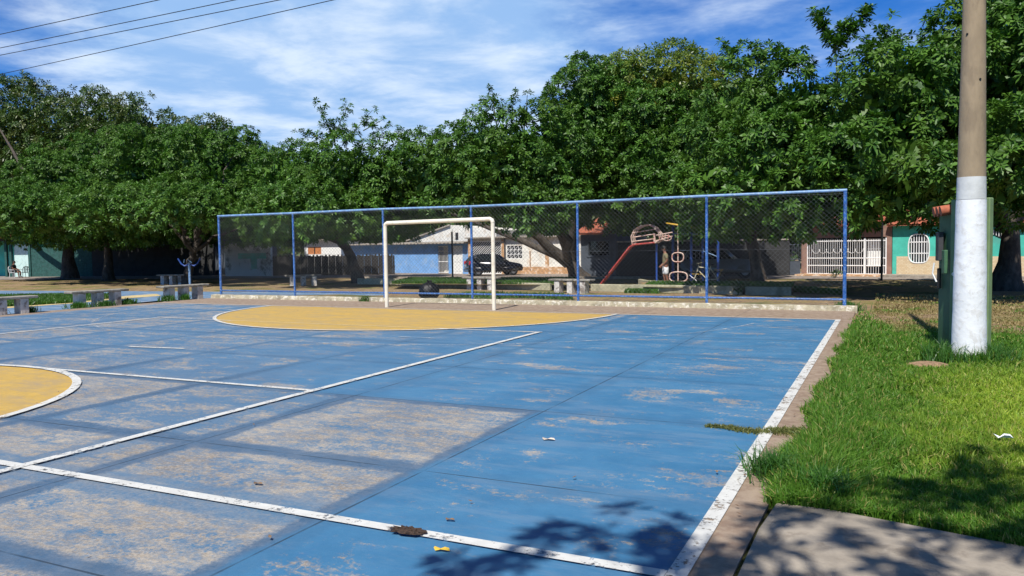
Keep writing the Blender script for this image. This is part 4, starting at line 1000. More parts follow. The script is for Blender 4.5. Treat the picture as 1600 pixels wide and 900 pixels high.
# brown house with long white gates
W5 = Wall(1252, 430.5, 1393, 432)
h = thing('brown_house', W5.p(W5.L/2, 0, ZFAR), 'brown house with long white barred gates and red tile roof', 'house')
zt = W5.uz(1320, 354)[1]; g = px_rect(W5, 1261, 372, 1385, 429); g = (g[0], g[1], g[2], g[3])
m = wall_with_holes(W5, 0, W5.L, ZFAR-.1, zt, .18, [g]); side_and_back(W5, m, 0, W5.L, ZFAR-.1, zt, 6.); m.build('wall', M_WBROWN, h)
rails = [W5.uz(1300, y)[1] for y in (427.8, 415, 403.5, 377)]
gd = W5.uz(1351, 400)[0]
gr1 = grille(W5, g[0]+.02, gd-.06, rails[0], g[3]-.1, -.04, 26, rails, .013, .03)
for k_ in range(7):
    uu = g[0]+.5+k_*(gd-g[0]-.8)/6
    for r_ in (.22,): gr1.tube([W5.p(uu+r_*math.cos(a_), -.02, rails[3]-.42+r_*1.2*math.sin(a_)) for a_ in np.linspace(math.pi, 2*math.pi, 9)], .014, 4)
gr1.build('gate', M_GRILLE, h)
gr2 = grille(W5, gd+.06, g[1]-.02, rails[0], g[3]-.1, -.04, 8, rails, .013, .03); gr2.build('gate', M_GRILLE, h)
for uu in (g[0]+.02, W5.uz(1320, 400)[0], gd, g[1]-.03): m = MB(); m.box(W5.p(uu, -.04, (rails[0]+g[3])/2-.03), (.07, .07, g[3]-rails[0]-.05), W5.rz); m.build('gate_post', M_GRILLE, h)
m = MB(); W5.box(m, gd+.05, gd+.75, rails[1]-.05, g[3]-.1, -.45, -.40); m.build('door_panel', M_WHITE, h)
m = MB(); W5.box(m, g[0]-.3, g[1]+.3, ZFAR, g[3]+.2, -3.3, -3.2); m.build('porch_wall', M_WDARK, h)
m = MB(); W5.box(m, g[0], g[1]-.4, ZFAR, rails[1]-.1, -2.2, -2.1); m.build('porch_dado', M_WGREY, h)
m = MB(); W5.box(m, 0, W5.L, ZFAR-.1, ZFAR+.12, .001, 1.2); m.build('step', M_WORANGE, h)
tile_roof(W5, .4, W5.L-.4, zt+.05, zt+1.5, 3.).build('roof', M_TILE, h)
# iron gate left of it, in shade
W5b = Wall(1222, 430.5, 1250, 430.5)
h = thing('iron_gate', W5b.p(W5b.L/2, 0, ZFAR), 'dark grey iron gate in the shade left of brown house', 'gate')
z_ = W5b.uz(1240, 381)[1]
grille(W5b, 0, W5b.L, ZFAR+.05, z_, 0, 9, [ZFAR+.1, z_-.9, z_-.05], .016, .025).build('bar', M_WGREY, h)
m = MB(); W5b.box(m, -.05, W5b.L, ZFAR, z_-1., -.12, -.06); m.build('lower_panel', M_WGREY, h)

# teal house with stone base and arched grille window
W6 = Wall(1394, 432, 1480, 433.5)
h = thing('teal_house', W6.p(W6.L/2, 0, ZFAR), 'bright teal house with beige stone base and rounded white grille window', 'house')
zt = W6.uz(1430, 352)[1]; rx = px_rect(W6, 1420, 366, 1452, 411); cu, cz = (rx[0]+rx[1])/2, (rx[2]+rx[3])/2; ru, rzz = (rx[1]-rx[0])/2, (rx[3]-rx[2])/2
zs_ = W6.uz(1430, 400.5)[1]; uend = W6.L+9.
# facade ring round the rounded opening
def win_curve(n=32):
    out = []
    for k_ in range(n):
        a_ = 2*math.pi*k_/n; ca, sa = math.cos(a_), math.sin(a_)
        e_ = .55 if sa < 0 else .75
        out.append((cu+ru*math.copysign(abs(ca)**.6, ca), cz+rzz*math.copysign(abs(sa)**e_, sa)))
    return out
wc = win_curve()
def facade_around(m, u0, u1, z0, z1, th):
    outer = []
    for (a_, b_) in wc:
        da, db = a_-cu, b_-cz; t = min((u1-cu)/da if da > 1e-6 else 1e9, (u0-cu)/da if da < -1e-6 else 1e9, (z1-cz)/db if db > 1e-6 else 1e9, (z0-cz)/db if db < -1e-6 else 1e9); outer.append((cu+da*t, cz+db*t))
    n = len(wc); V = []
    for o in (0, -th):
        V += [W6.p(a_, o, b_) for a_, b_ in wc]+[W6.p(a_, o, b_) for a_, b_ in outer]
    F = []
    for i in range(n):
        j = (i+1) % n; F += [(i, j, n+j, n+i), (2*n+i, 3*n+i, 3*n+j, 2*n+j), (i, 2*n+i, 2*n+j, j)]
    m.add(V, F)
m = MB(); facade_around(m, rx[0]-.4, rx[1]+.4, rx[2]-.3, zt, .2); W6.box(m, rx[0]-.4, rx[1]+.4, ZFAR-.1, rx[2]-.3, -.2, 0)
W6.box(m, 0, rx[0]-.4, ZFAR-.1, zt, -.2, 0); W6.box(m, rx[1]+.4, uend, ZFAR-.1, zt, -.2, 0)
side_and_back(W6, m, 0, uend, ZFAR-.1, zt, 6); m.build('wall', M_WTEAL, h)
# stone cladding below, cut round the window
m = MB(); us0 = W6.uz(1401, 420)[0]
cols_ = np.linspace(rx[0], rx[1], 25)
W6.box(m, us0, rx[0], ZFAR-.1, zs_, .002, .03); W6.box(m, rx[1], uend, ZFAR-.1, zs_, .002, .03)
for a_, b_ in zip(cols_[:-1], cols_[1:]):
    mu = (a_+b_)/2; cc_ = abs((mu-cu)/ru); aa = math.acos(min(1, cc_**(1/.6))); zb = cz-rzz*abs(math.sin(aa))**.55
    W6.box(m, a_, b_, ZFAR-.1, min(zs_, zb), .002, .03)
m.build('stone_cladding', M_STONE, h)
m = MB(); m.tube([W6.p(a_, .03, b_) for a_, b_ in wc], .035, 5, closed=True); wf = m.build('window', M_GRILLE, h)
k = MB()
for i in range(1, 8):
    uu = rx[0]+(rx[1]-rx[0])*i/8; cc_ = abs((uu-cu)/ru); aa = math.acos(min(1, cc_**(1/.6))); W6.bar(k, uu, cz-rzz*abs(math.sin(aa))**.55, uu, cz+rzz*abs(math.sin(aa))**.75, -.02, .026)
for py_ in (378.5, 396): zz_ = W6.uz(1430, py_)[1]; W6.bar(k, rx[0], zz_, rx[1], zz_, -.015, .03)
subpart(k, 'grille', M_GRILLE, h, wf)
k = MB(); W6.box(k, rx[0]-.1, rx[1]+.1, rx[2]-.1, rx[3]+.1, -.5, -.45); subpart(k, 'pane', M_GLASS, h, wf)
# second, shaded arched window right of the pole
m = MB(); r2 = px_rect(W6, 1553, 358, 1574, 377); m.add([W6.p(r2[0], .02, r2[3]), W6.p(r2[0], .02, (r2[2]+r2[3])/2), W6.p(r2[1], .02, r2[2]), W6.p(r2[1], .02, r2[3])], [(0, 1, 2, 3)]); w2_ = m.build('window', M_GLASS, h)
k = MB()
for i in range(6): uu = r2[0]+(r2[1]-r2[0])*i/5; W6.bar(k, uu, r2[2]+.1+.25*(5-i)/5, uu, r2[3], .05, .02)
subpart(k, 'grille', M_GRILLE, h, w2_)
tile_roof(W6, -.2, uend+.2, zt+.02, zt+1.4, 3., over=.4).build('roof', M_TILE, h)
m = MB(); W6.box(m, 0, uend, ZFAR-.05, ZFAR+.14, .031, 1.6); m.build('pavement_slab', M_CONC, h)

# left: pale-fronted teal house with red roof, at the picture edge
W7 = Wall(-70, 434, 47, 433)
h = thing('teal_house', W7.p(W7.L/2, 0, ZFAR), 'teal house with red tile roof and sunlit pale wall at left edge', 'house')
zt = W7.uz(30, 371.5)[1]; pw = px_rect(W7, 14, 381, 44.5, 431)
m = MB(); W7.box(m, 0, W7.L-.02, ZFAR-.1, zt, -4, -2.2); m.build('wall', M_WTEAL, h)
m = MB(); W7.box(m, pw[0], pw[1], ZFAR, pw[3], -.6, -.5); m.build('pale_panel', M_WPALE, h)
for px_ in (4, 11.5): m = MB(); uu = W7.uz(px_, 400)[0]; W7.box(m, uu-.1, uu+.1, ZFAR, zt, -.5, -.3); m.build('porch_column', M_WDTEAL, h)
m = MB(); uu = W7.uz(47, 400)[0]; W7.box(m, uu-.1, uu+.1, ZFAR, zt, -.1, .1); m.build('porch_column', M_WDTEAL, h)
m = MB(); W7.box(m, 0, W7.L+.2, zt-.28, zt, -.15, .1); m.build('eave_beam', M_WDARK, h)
tile_roof(W7, -.2, W7.L+.5, zt+.02, W7.uz(20, 348)[1]+.4, 4., over=.5).build('roof', M_TILE, h)
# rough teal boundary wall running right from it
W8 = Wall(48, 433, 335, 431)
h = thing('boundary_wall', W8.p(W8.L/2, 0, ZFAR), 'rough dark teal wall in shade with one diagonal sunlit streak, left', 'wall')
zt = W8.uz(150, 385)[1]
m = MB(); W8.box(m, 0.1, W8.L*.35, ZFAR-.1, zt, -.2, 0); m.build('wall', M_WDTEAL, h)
m = MB(); W8.box(m, W8.L*.35+.002, W8.L, ZFAR-.1, zt, -.2, -.003); m.build('shade_dark_section', M_WDARK, h)  # black tone stands for the deep shade on this stretch of wall
m = MB(); W8.box(m, W8.uz(100, 380)[0], W8.uz(220, 380)[0], zt, zt+.07, -.28, .08); m.build('coping', M_OLDWHITE, h)
# shaded blue wall with red roof next to the fence's left post
W9 = Wall(300, 431, 350, 431, back=1.5)
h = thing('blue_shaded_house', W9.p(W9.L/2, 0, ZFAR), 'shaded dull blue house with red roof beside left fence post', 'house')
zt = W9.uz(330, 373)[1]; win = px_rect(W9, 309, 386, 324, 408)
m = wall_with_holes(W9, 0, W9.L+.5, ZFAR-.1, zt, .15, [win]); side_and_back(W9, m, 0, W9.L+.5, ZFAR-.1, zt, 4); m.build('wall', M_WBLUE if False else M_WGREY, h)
m = MB(); W9.box(m, *win, -.12, -.10); ww = m.build('window', M_GLASS, h)
k = grille(W9, win[0], win[1], win[2], win[3], -.03, 4, [win[2], (win[2]+win[3])/2, win[3]], .02, .025); subpart(k, 'grille', M_DBLUE, h, ww)
tile_roof(W9, -.2, W9.L+.8, zt+.02, zt+1.1, 3.).build('roof', M_TILE, h)
# mottled white wall with teal band
W10 = Wall(352, 432, 424, 432)
h = thing('painted_wall', W10.p(W10.L/2, 0, ZFAR), 'peeling white wall with teal painted band behind first fence bay', 'wall')
zt = W10.uz(390, 380)[1]
M_MOTTLE = mat('peeling_white_paint', (.60, .62, .64), .9, .1, 2., dirt=(.06, .08, .07), dscale=1.3, damt=.9)
m = MB(); W10.box(m, 0, W10.L, ZFAR-.1, zt, -.2, 0); m.build('wall', M_MOTTLE, h)
m = MB(); r_ = px_rect(W10, 372, 396, 416, 404); W10.box(m, *r_, .002, .012); r_ = px_rect(W10, 392, 396, 402, 420); W10.box(m, *r_, .013, .02); m.build('teal_band', M_WTEAL, h)
# house with orange shutters above a slatted fence
W11 = Wall(462, 430, 612, 429, back=4.)
h = thing('white_house', W11.p(W11.L/2, 0, ZFAR), 'white house with orange shuttered window above the dark slatted fence', 'house')
m = MB(); zt = W11.uz(500, 376)[1]; win = px_rect(W11, 481, 386, 502, 397)
m = wall_with_holes(W11, W11.uz(476, 400)[0], W11.uz(533, 400)[0], ZFAR-.1, zt, .15, [win]); side_and_back(W11, m, W11.uz(476, 400)[0], W11.uz(533, 400)[0], ZFAR-.1, zt, 4); m.build('wall', M_WHITE, h)
ob = mat('orange_shutter_wood', (.60, .22, .07), .7, .15, 4.)
for a_, b_ in ((win[0], (win[0]+win[1])/2-.04), ((win[0]+win[1])/2+.04, win[1])):
    m = MB()
    for i in range(9): z0_ = win[2]+(win[3]-win[2])*i/9; W11.box(m, a_, b_, z0_, z0_+(win[3]-win[2])/9*.85, -.06, -.02)
    m.build('shutter', ob, h)
m = MB(); W11.box(m, (win[0]+win[1])/2-.039, (win[0]+win[1])/2+.039, win[2], win[3], -.1, 0); m.build('mullion', M_BLACK, h)
m = MB(); W11.box(m, W11.uz(476, 400)[0]-.3, W11.uz(533, 400)[0]+.3, zt, zt+.12, -4.3, .4); m.build('roof', M_CONC, h)
W12 = Wall(424, 431.5, 617, 429.5)
h = thing('slatted_fence', W12.p(W12.L/2, 0, ZFAR), 'dark wooden slatted fence with narrow gaps behind second and third fence bays', 'fence')
zt = W12.uz(520, 399)[1]; m = MB(); nb_ = 70; br = mat('blackened_boards', (.025, .022, .02), .9, .3, 4.)
for i in range(nb_):
    a_ = W12.L*i/nb_; wv = W12.L/nb_; gap = .03 if i % 4 else .12
    W12.box(m, a_, a_+wv*(1-gap), ZFAR-.05, zt+.06*math.sin(i*2.7), -.03, 0)
m.build('board', br, h)
for a_ in (ZFAR+.5, zt-.9): m = MB(); W12.box(m, 0, W12.L, a_, a_+.1, -.08, -.031); m.build('rail', br, h)

# ------------------------------------------------------------------ cars
def wheel(root, x, y, z, r=.31, w_=.20, sgn=1):
    m = MB(); V = []; n = 28; prof = [(.55, w_/2), (.93, w_/2), (1., w_*.36), (1., -w_*.36), (.93, -w_/2), (.55, -w_/2)]
    for rr, o in prof:
        for k_ in range(n): a_ = 2*math.pi*k_/n; V.append((x+r*rr*math.cos(a_), y+o, z+r*rr*math.sin(a_)))
    F = [(j*n+i, j*n+(i+1) % n, (j+1)*n+(i+1) % n, (j+1)*n+i) for j in range(5) for i in range(n)]
    m.add(V, F); wo = m.build('wheel', M_RUBBER, root, True)
    k_ = MB(); yo = y+sgn*w_*.38; V = [(x, yo, z)]+[(x+r*.60*math.cos(2*math.pi*i/n), yo+sgn*.0, z+r*.60*math.sin(2*math.pi*i/n)) for i in range(n)]
    k_.add(V, [(0, 1+i, 1+(i+1) % n) for i in range(n)])
    for i in range(7):
        a_ = 2*math.pi*i/7; k_.box((x+r*.3*math.cos(a_), yo+sgn*.012, z+r*.3*math.sin(a_)), (r*.55, .02, .05), 0, 0, -a_)
    k_.tube([(x, yo, z), (x, yo+sgn*.03, z)], .05, 10)
    o = meshobj('rim', k_.v, k_.f, M_RIM, None, False, (0, 0, 0)); o.parent = wo
def car(name, label, lower, cabin, Wd, paint, wb, wr, loc, rz, tailx=-1):
    """lower/cabin: side profiles (x, z); body is lofted across the width with rounding; front is +x"""
    root = thing(name, (0, 0, 0), label, 'car', rz=0.); root['_local'] = 1
    def loft(prof, hw, name_, mt, inset, par=root, k=(0, .6, .9, 1.)):
        V = []; secs = [-1, -.92, -.7, 0, .7, .92, 1]
        cz_ = sum(p[1] for p in prof)/len(prof); cx_ = sum(p[0] for p in prof)/len(prof)
        for s_ in secs:
            sh = 1-inset*abs(s_)**6
            for x, z in prof: V.append((cx_+(x-cx_)*sh, hw(z)*s_, z if z < cz_ else cz_+(z-cz_)*(1-inset*.6*abs(s_)**4)))
        n = len(prof); F = [(j*n+i, j*n+(i+1) % n, (j+1)*n+(i+1) % n, (j+1)*n+i) for j in range(len(secs)-1) for i in range(n)]
        F += [tuple(range(n-1, -1, -1)), tuple((len(secs)-1)*n+i for i in range(n))]
        m = MB(); m.add(V, F); o = m.build(name_, mt, par, True); o.data.validate(); return o
    hw = lambda z: Wd/2*(1-.04*max(0, .5-z))
    # lower body with wheel arches cut into the profile
    prof = []
    for i, (x, z) in enumerate(lower): prof.append((x, z))
    arch = []
    for cx_ in (wb/2, -wb/2):
        arch += [(cx_+(wr+.05)*math.cos(a_), wr+(wr+.05)*math.sin(a_)) for a_ in np.linspace(R(-8), R(188), 11)]
    prof += arch
    body = loft(prof, hw, 'body', paint, .03)
    zb = max(z for x, z in lower)
    hc = lambda z: Wd/2*(1-.04-.28*max(0, z-cabin[0][1]))
    cab = loft(cabin, hc, 'cabin', paint, .04)
    # glass panes proud of the cabin sides
    xs_ = [p[0] for p in cabin]; 
    zt_, zb_ = max(p[1] for p in cabin)-.09, cabin[0][1]+.03
    top = [p for p in cabin if p[1] > zt_]; xa, xb = min(p[0] for p in top)+.02, max(p[0] for p in top)-.02
    for s_ in (-1, 1):
        y0, y1 = hc(zb_)*s_*1.006, hc(zt_)*s_*1.012
        for (a0, a1, b0, b1) in ((cabin[-1][0]+.28, -.12, xa+.10, -.15), (-.06, cabin[0][0]-.38, -.09, xb-.05)):
            m = MB(); m.add([(a0, y0, zb_), (a1, y0, zb_), (b1, y1, zt_), (b0, y1, zt_), (a0, y0*.97, zb_), (a1, y0*.97, zb_), (b1, y1*.97, zt_), (b0, y1*.97, zt_)], [(0, 1, 2, 3), (7, 6, 5, 4), (0, 4, 5, 1), (2, 6, 7, 3), (0, 3, 7, 4), (1, 5, 6, 2)]); m.build('window', M_GLASS, root)
    # windscreen and rear screen
    f0, f1 = cabin[0], top[0]; r0, r1 = cabin[-1], top[-1]
    for (p, q, nm, e) in ((f0, f1, 'windscreen', .012), (r0, r1, 'rear_window', -.012)):
        pa = (p[0]+(q[0]-p[0])*.12+e, p[1]+(q[1]-p[1])*.12+.01); pb_ = (p[0]+(q[0]-p[0])*.9+e, p[1]+(q[1]-p[1])*.9+.012)
        m = MB(); ya, yb = hc(pa[1])*.86, hc(pb_[1])*.84
        m.add([(pa[0], -ya, pa[1]), (pa[0], ya, pa[1]), (pb_[0], yb, pb_[1]), (pb_[0], -yb, pb_[1]), (pa[0]-e, -ya, pa[1]-.01), (pa[0]-e, ya, pa[1]-.01), (pb_[0]-e, yb, pb_[1]-.012), (pb_[0]-e, -yb, pb_[1]-.012)], [(0, 1, 2, 3), (7, 6, 5, 4), (0, 4, 5, 1), (2, 6, 7, 3), (0, 3, 7, 4), (1, 5, 6, 2)]); m.build(nm, M_GLASS, root)
    xr_ = min(p[0] for p in lower); xf_ = max(p[0] for p in lower)
    for s_ in (-1, 1):
        m = MB(); m.box((xr_+.10, s_*(Wd/2-.13), zb-.12), (.16, .20, .26), bev=.03); m.build('tail_light', M_LAMPR, root)
        m = MB(); m.box((xf_-.22, s_*(Wd/2-.17), .66), (.34, .26, .14), ry=.25, bev=.03); m.build('headlight', M_LAMPW, root)
        m = MB(); m.box((cabin[0][0]-.32, s_*(Wd/2+.07), cabin[0][1]+.08), (.12, .18, .12), bev=.03); m.build('mirror', paint, root)
        for cx_ in (wb/2, -wb/2): wheel(root, cx_, s_*(Wd/2-.11), wr, wr, .19, s_)
        m = MB(); m.box((0, s_*(Wd/2-.005), .78), (.16, .03, .03), bev=.008); m.box((-.85, s_*(Wd/2-.005), .80), (.14, .03, .03), bev=.008); m.build('door_handle', paint, root)
    m = MB(); m.box((xr_-.006, 0, .68), (.02, .42, .13)); m.build('number_plate', M_OLDWHITE, root)
    m = MB(); m.box((xr_+.04, 0, .36), (.14, Wd*.9, .2), bev=.03); m.build('rear_bumper', paint, root)
    root.location = loc; root.rotation_euler = (0, 0, rz); return root
hatch_lower = [(1.86, .30), (1.92, .48), (1.84, .70), (1.62, .80), (.95, .93), (-1.70, .97), (-1.80, .80), (-1.82, .45), (-1.72, .26)]
hatch_cab = [(1.02, .90), (.38, 1.34), (.10, 1.43), (-.9, 1.45), (-1.36, 1.36), (-1.74, .93)]
p = at(768, 431.5, ZFAR); car('black_hatchback', 'black hatchback parked facing right in front of the white house', hatch_lower, hatch_cab, 1.66, M_CARBLK, 2.4, .30, (p[0]-.2, p[1]+.6, ZFAR+.03), R(42))
p = at(1118, 437, -.28)
suv_lower = [(2.15, .40), (2.2, .62), (2.1, .98), (1.0, 1.08), (-2.0, 1.08), (-2.15, .9), (-2.15, .5), (-2.05, .38)]
suv_cab = [(1.05, 1.04), (.35, 1.62), (.05, 1.68), (-1.3, 1.68), (-1.7, 1.6), (-2.05, 1.06)]
car('grey_pickup', 'grey car parked in deep shade behind the swing frame and bicycle', suv_lower, suv_cab, 1.8, M_CARGRY, 2.7, .38, (p[0]-.3, p[1]+2.6, ZFAR), R(12))

# ------------------------------------------------------------------ playground
def SP(px, py, Y): return atY(px, py, Y)
Y0 = 33.5
sl = thing('slide_climber', (*at(937, 443, -.2)[:2], -.2), 'red and cream tube slide climber with round barred cage on top', 'playground slide')
def rib(pts, r, nm, mt, closed=False): m = MB(); m.tube(pts, r, 8, closed=closed); return m.build(nm, mt, sl, True)
for dy in (0, .26):
    a_ = SP(936, 437, Y0); b_ = SP(987, 383, Y0); c_ = SP(1023, 379, Y0); d_ = np.array([0, dy, 0]); a_[2] = -.2
    rib([a_+d_, b_+d_-[.1, 0, .08], b_+d_+[.1, 0, .02], c_+d_], .04, 'slide_rail', M_RED)
m = MB(); a_ = SP(936, 437, Y0); a_[2] = -.2; b_ = SP(987, 384, Y0)
m.add([a_+[0, .0, .02], a_+[0, .26, .02], b_+[0, .26, .0], b_+[0, 0, 0], a_+[0, 0, 0], a_+[0, .26, 0], b_+[0, .26, -.02], b_+[0, 0, -.02]], [(0, 1, 2, 3), (7, 6, 5, 4), (0, 4, 5, 1), (1, 5, 6, 2), (2, 6, 7, 3), (3, 7, 4, 0)]); m.build('chute', M_RED, sl)
for i, dy in enumerate((0, .28, .55)):
    P_ = [SP(px_, py_, Y0)+np.array([0, dy, 0]) for px_, py_ in ((988, 382), (986, 370), (991, 359), (1001, 353), (1012, 351), (1022, 355), (1029, 364), (1031, 374), (1023, 380))]
    rib(P_, .028, 'cage_hoop', M_CREAMRED)
for y0_, y1_ in ((364, 358), (371, 365.5), (377.5, 373)):
    rib([SP(988, y0_, Y0), SP(1024, y1_, Y0)], .025, 'cage_bar', M_CREAMRED)
for px_ in (1022, 1023.5):
    rib([SP(px_, 365, Y0)+[0, 0, 0], SP(px_, 379, Y0)], .025, 'cage_bar', M_CREAMRED)
for y0_, y1_ in ((368, 363), (377, 369)): rib([SP(1023, y0_, Y0), SP(1051, y1_, Y0)], .025, 'ladder_bar', M_CREAMRED)
for px_ in (1036, 1040, 1045): rib([SP(px_-1.5, 374, Y0), SP(px_, 366, Y0)], .022, 'ladder_rung', M_CREAMRED)
rib([SP(1042+7*math.cos(a_), 372+4*math.sin(a_), Y0) for a_ in np.linspace(0, 2*math.pi, 17)[:-1]], .022, 'small_hoop', M_CREAMRED, True)
b_ = SP(1023, 379, Y0); rib([b_+[0, .3, 0], (b_[0], b_[1]+.3, -.3)], .045, 'support_post', M_DBLUE)
Y1 = 32.6; b_ = at(1059.5, 450, -.19)
sp_ = thing('spinner_pole', (b_[0], b_[1], -.2), 'thin worn red pole with yellow ring on top and oval hand rings', 'playground equipment')
X = b_[0]; zt = SP(1059, 351, b_[1])[2]
m = MB(); m.tube([(X, b_[1], -.3), (X, b_[1], zt)], .026, 8); m.build('pole', M_CREAMRED, sp_, True)
rr_ = .62
m = MB(); m.tube([(X+.1+rr_*math.cos(a_)*.9, b_[1]+rr_*math.sin(a_), zt-.03-.10*math.cos(a_)) for a_ in np.linspace(0, 2*math.pi, 25)[:-1]], .03, 8, closed=True)
for a_ in (0, math.pi/2, math.pi, 1.5*math.pi): m.tube([(X, b_[1], zt), (X+.1+rr_*.9*math.cos(a_), b_[1]+rr_*math.sin(a_), zt-.03-.1*math.cos(a_))], .02, 6)
m.build('ring', M_YEL, sp_, True)
for cz_, ru_, rz_, dx_ in ((SP(1059, 402, b_[1])[2], .24, .19, 0), (SP(1060, 432.5, b_[1])[2], .37, .20, .02)):
    m = MB(); m.tube([(X+dx_+ru_*math.copysign(abs(math.cos(a_))**.7, math.cos(a_)), b_[1]-.03, cz_+rz_*math.copysign(abs(math.sin(a_))**.7, math.sin(a_))) for a_ in np.linspace(0, 2*math.pi, 29)[:-1]], .028, 8, closed=True); m.build('oval_ring', M_CREAMRED, sp_, True)
Y2 = 34.; b_ = at(1085, 444, -.22)
sw = thing('swing_frame', (b_[0], b_[1], -.22), 'blue swing frame of upright posts joined by a thin top bar', 'swing frame')
for px_, dy in ((1051.5, .8), (1080, 0), (1098, .9), (1122, 0)):
    q = SP(px_, 400, b_[1]+dy); m = MB(); m.tube([(q[0], q[1], -.3), (q[0], q[1], SP(px_, 352 if px_ != 1122 else 358, b_[1]+dy)[2])], .062, 10); m.build('post', M_DBLUE, sw, True)
m = MB(); m.tube([SP(1050, 365, b_[1]), SP(1122, 366.5, b_[1])], .022, 6); m.build('top_bar', M_LBLUE, sw, True)
m = MB(); m.tube([SP(1062, 391, b_[1]), SP(1098, 392, b_[1])], .014, 6); m.build('cross_bar', M_LBLUE, sw, True); m = MB(); m.tube([SP(1098, 392, b_[1]), SP(1121, 401, b_[1])], .02, 6); m.build('cross_bar', M_LBLUE, sw, True)
for px_ in (1087, 1093):
    m = MB(); m.tube([SP(px_, 365.5, b_[1]), SP(px_, 425, b_[1])], .008, 4); m.build('chain', M_WIRE, sw)
m = MB(); q = SP(1090, 428, b_[1]); m.box(q, (.5, .2, .04)); m.build('seat', M_YEL, sw)

# blue double-arm exercise machine on the left
b_ = at(297, 446, -.14); ex = thing('exercise_machine', (b_[0], b_[1], -.14), 'blue outdoor exercise machine with curved raised arms under the left tree', 'exercise machine')
zt = SP(297, 412, b_[1])[2]; dv = np.array([RT[0], RT[1], 0])
m = MB(); m.tube([(b_[0], b_[1], -.2), (b_[0], b_[1], zt)], .065, 10); m.build('post', M_LBLUE, ex, True)
for s_ in (-1, 1):
    m = MB(); m.tube([np.array([b_[0], b_[1], zt-.02]), np.array([b_[0], b_[1], zt-.12])+dv*.25*s_, np.array([b_[0], b_[1], zt])+dv*.42*s_, np.array([b_[0], b_[1], zt+.27])+dv*.58*s_], [.045, .045, .04, .04], 8); m.build('arm', M_DBLUE, ex, True)
    m = MB(); m.tube([np.array([b_[0], b_[1]-.1, zt+.05])+dv*.2*s_, np.array([b_[0], b_[1]-.2, zt+.22])+dv*.08*s_], .022, 6); m.build('handle', M_LBLUE, ex, True)
m = MB(); m.tube([(b_[0], b_[1], zt), (b_[0], b_[1], zt+.06)], [.11, .05], 10); m.build('cap', M_OLDWHITE, ex, True)

# thin posts in the park
for px_, py_, top_, lab in ((707.5, 441, 362, 'thin dark post standing in grass in front of the blue house door'), (1377.5, 437, 342, 'thin dark post with pale top in front of the white gates')):
    b_ = at(px_, py_, -.25); zt = SP(px_, top_, b_[1])[2]
    t_ = thing('lamp_post', (b_[0], b_[1], -.25), lab, 'post'); m = MB(); m.tube([(b_[0], b_[1], -.35), (b_[0], b_[1], zt)], .05, 8); m.build('pole', M_BLACK, t_, True)
    m = MB(); m.tube([(b_[0], b_[1], zt), (b_[0], b_[1], zt+.12)], [.055, .03], 8); m.build('cap', M_OLDWHITE, t_, True)

# ------------------------------------------------------------------ bicycle
b_ = at(1083, 447.5, -.19); bz = -.2
bk = thing('bicycle', (0, 0, 0), 'cream bicycle standing beside the man under the swing frame', 'bicycle'); bk['_local'] = 1
for x in (-.5, .52):
    m = MB(); m.tube([(x+.32*math.cos(a_), 0, .33+.32*math.sin(a_)) for a_ in np.linspace(0, 2*math.pi, 33)[:-1]], .022, 6, closed=True); wo = m.build('wheel', M_RUBBER, bk, True)
    k = MB()
    for i in range(10): a_ = i*math.pi/5; k.tube([(x, 0, .33), (x+.3*math.cos(a_), 0, .33+.3*math.sin(a_))], .003, 3)
    k.tube([(x, -.05, .33), (x, .05, .33)], .022, 8); o = meshobj('spoke', k.v, k.f, M_RIM, None, False, (0, 0, 0)); o.parent = wo
m = MB()
for a_, b2 in (((-.5, 0, .33), (-.05, 0, .30)), ((-.5, 0, .33), (-.18, 0, .80)), ((-.05, 0, .30), (-.2, 0, .88)), ((-.05, 0, .30), (.36, 0, .72)), ((-.17, 0, .78), (.34, 0, .84)), ((.32, 0, .92), (.40, 0, .62)), ((.40, 0, .62), (.52, 0, .33))): m.tube([a_, b2], .02, 8)
m.build('frame', M_BIKE, bk, True)
m = MB(); m.tube([(.28, -.28, 1.02), (.36, -.1, 1.0), (.32, 0, .96), (.36, .1, 1.0), (.28, .28, 1.02)], .014, 6); m.build('handlebar', M_BIKE, bk, True)
m = MB(); m.box((-.22, 0, .93), (.26, .14, .06), bev=.02); m.build('saddle', M_BLACK, bk)
m = MB(); m.tube([(-.05, -.08, .30), (-.05, .08, .30)], .05, 10); m.box((.05, .09, .2), (.1, .06, .02)); m.box((-.15, -.09, .4), (.1, .06, .02)); m.build('crank', M_DARKSTEEL, bk)
m = MB(); m.box((-.55, 0, .72), (.36, .14, .02)); m.tube([(-.68, .06, .71), (-.5, .06, .33)], .008, 5); m.tube([(-.68, -.06, .71), (-.5, -.06, .33)], .008, 5); m.build('rack', M_YEL, bk)
bk.location = (b_[0]+.55, b_[1], bz); bk.rotation_euler = (0, 0, R(172))

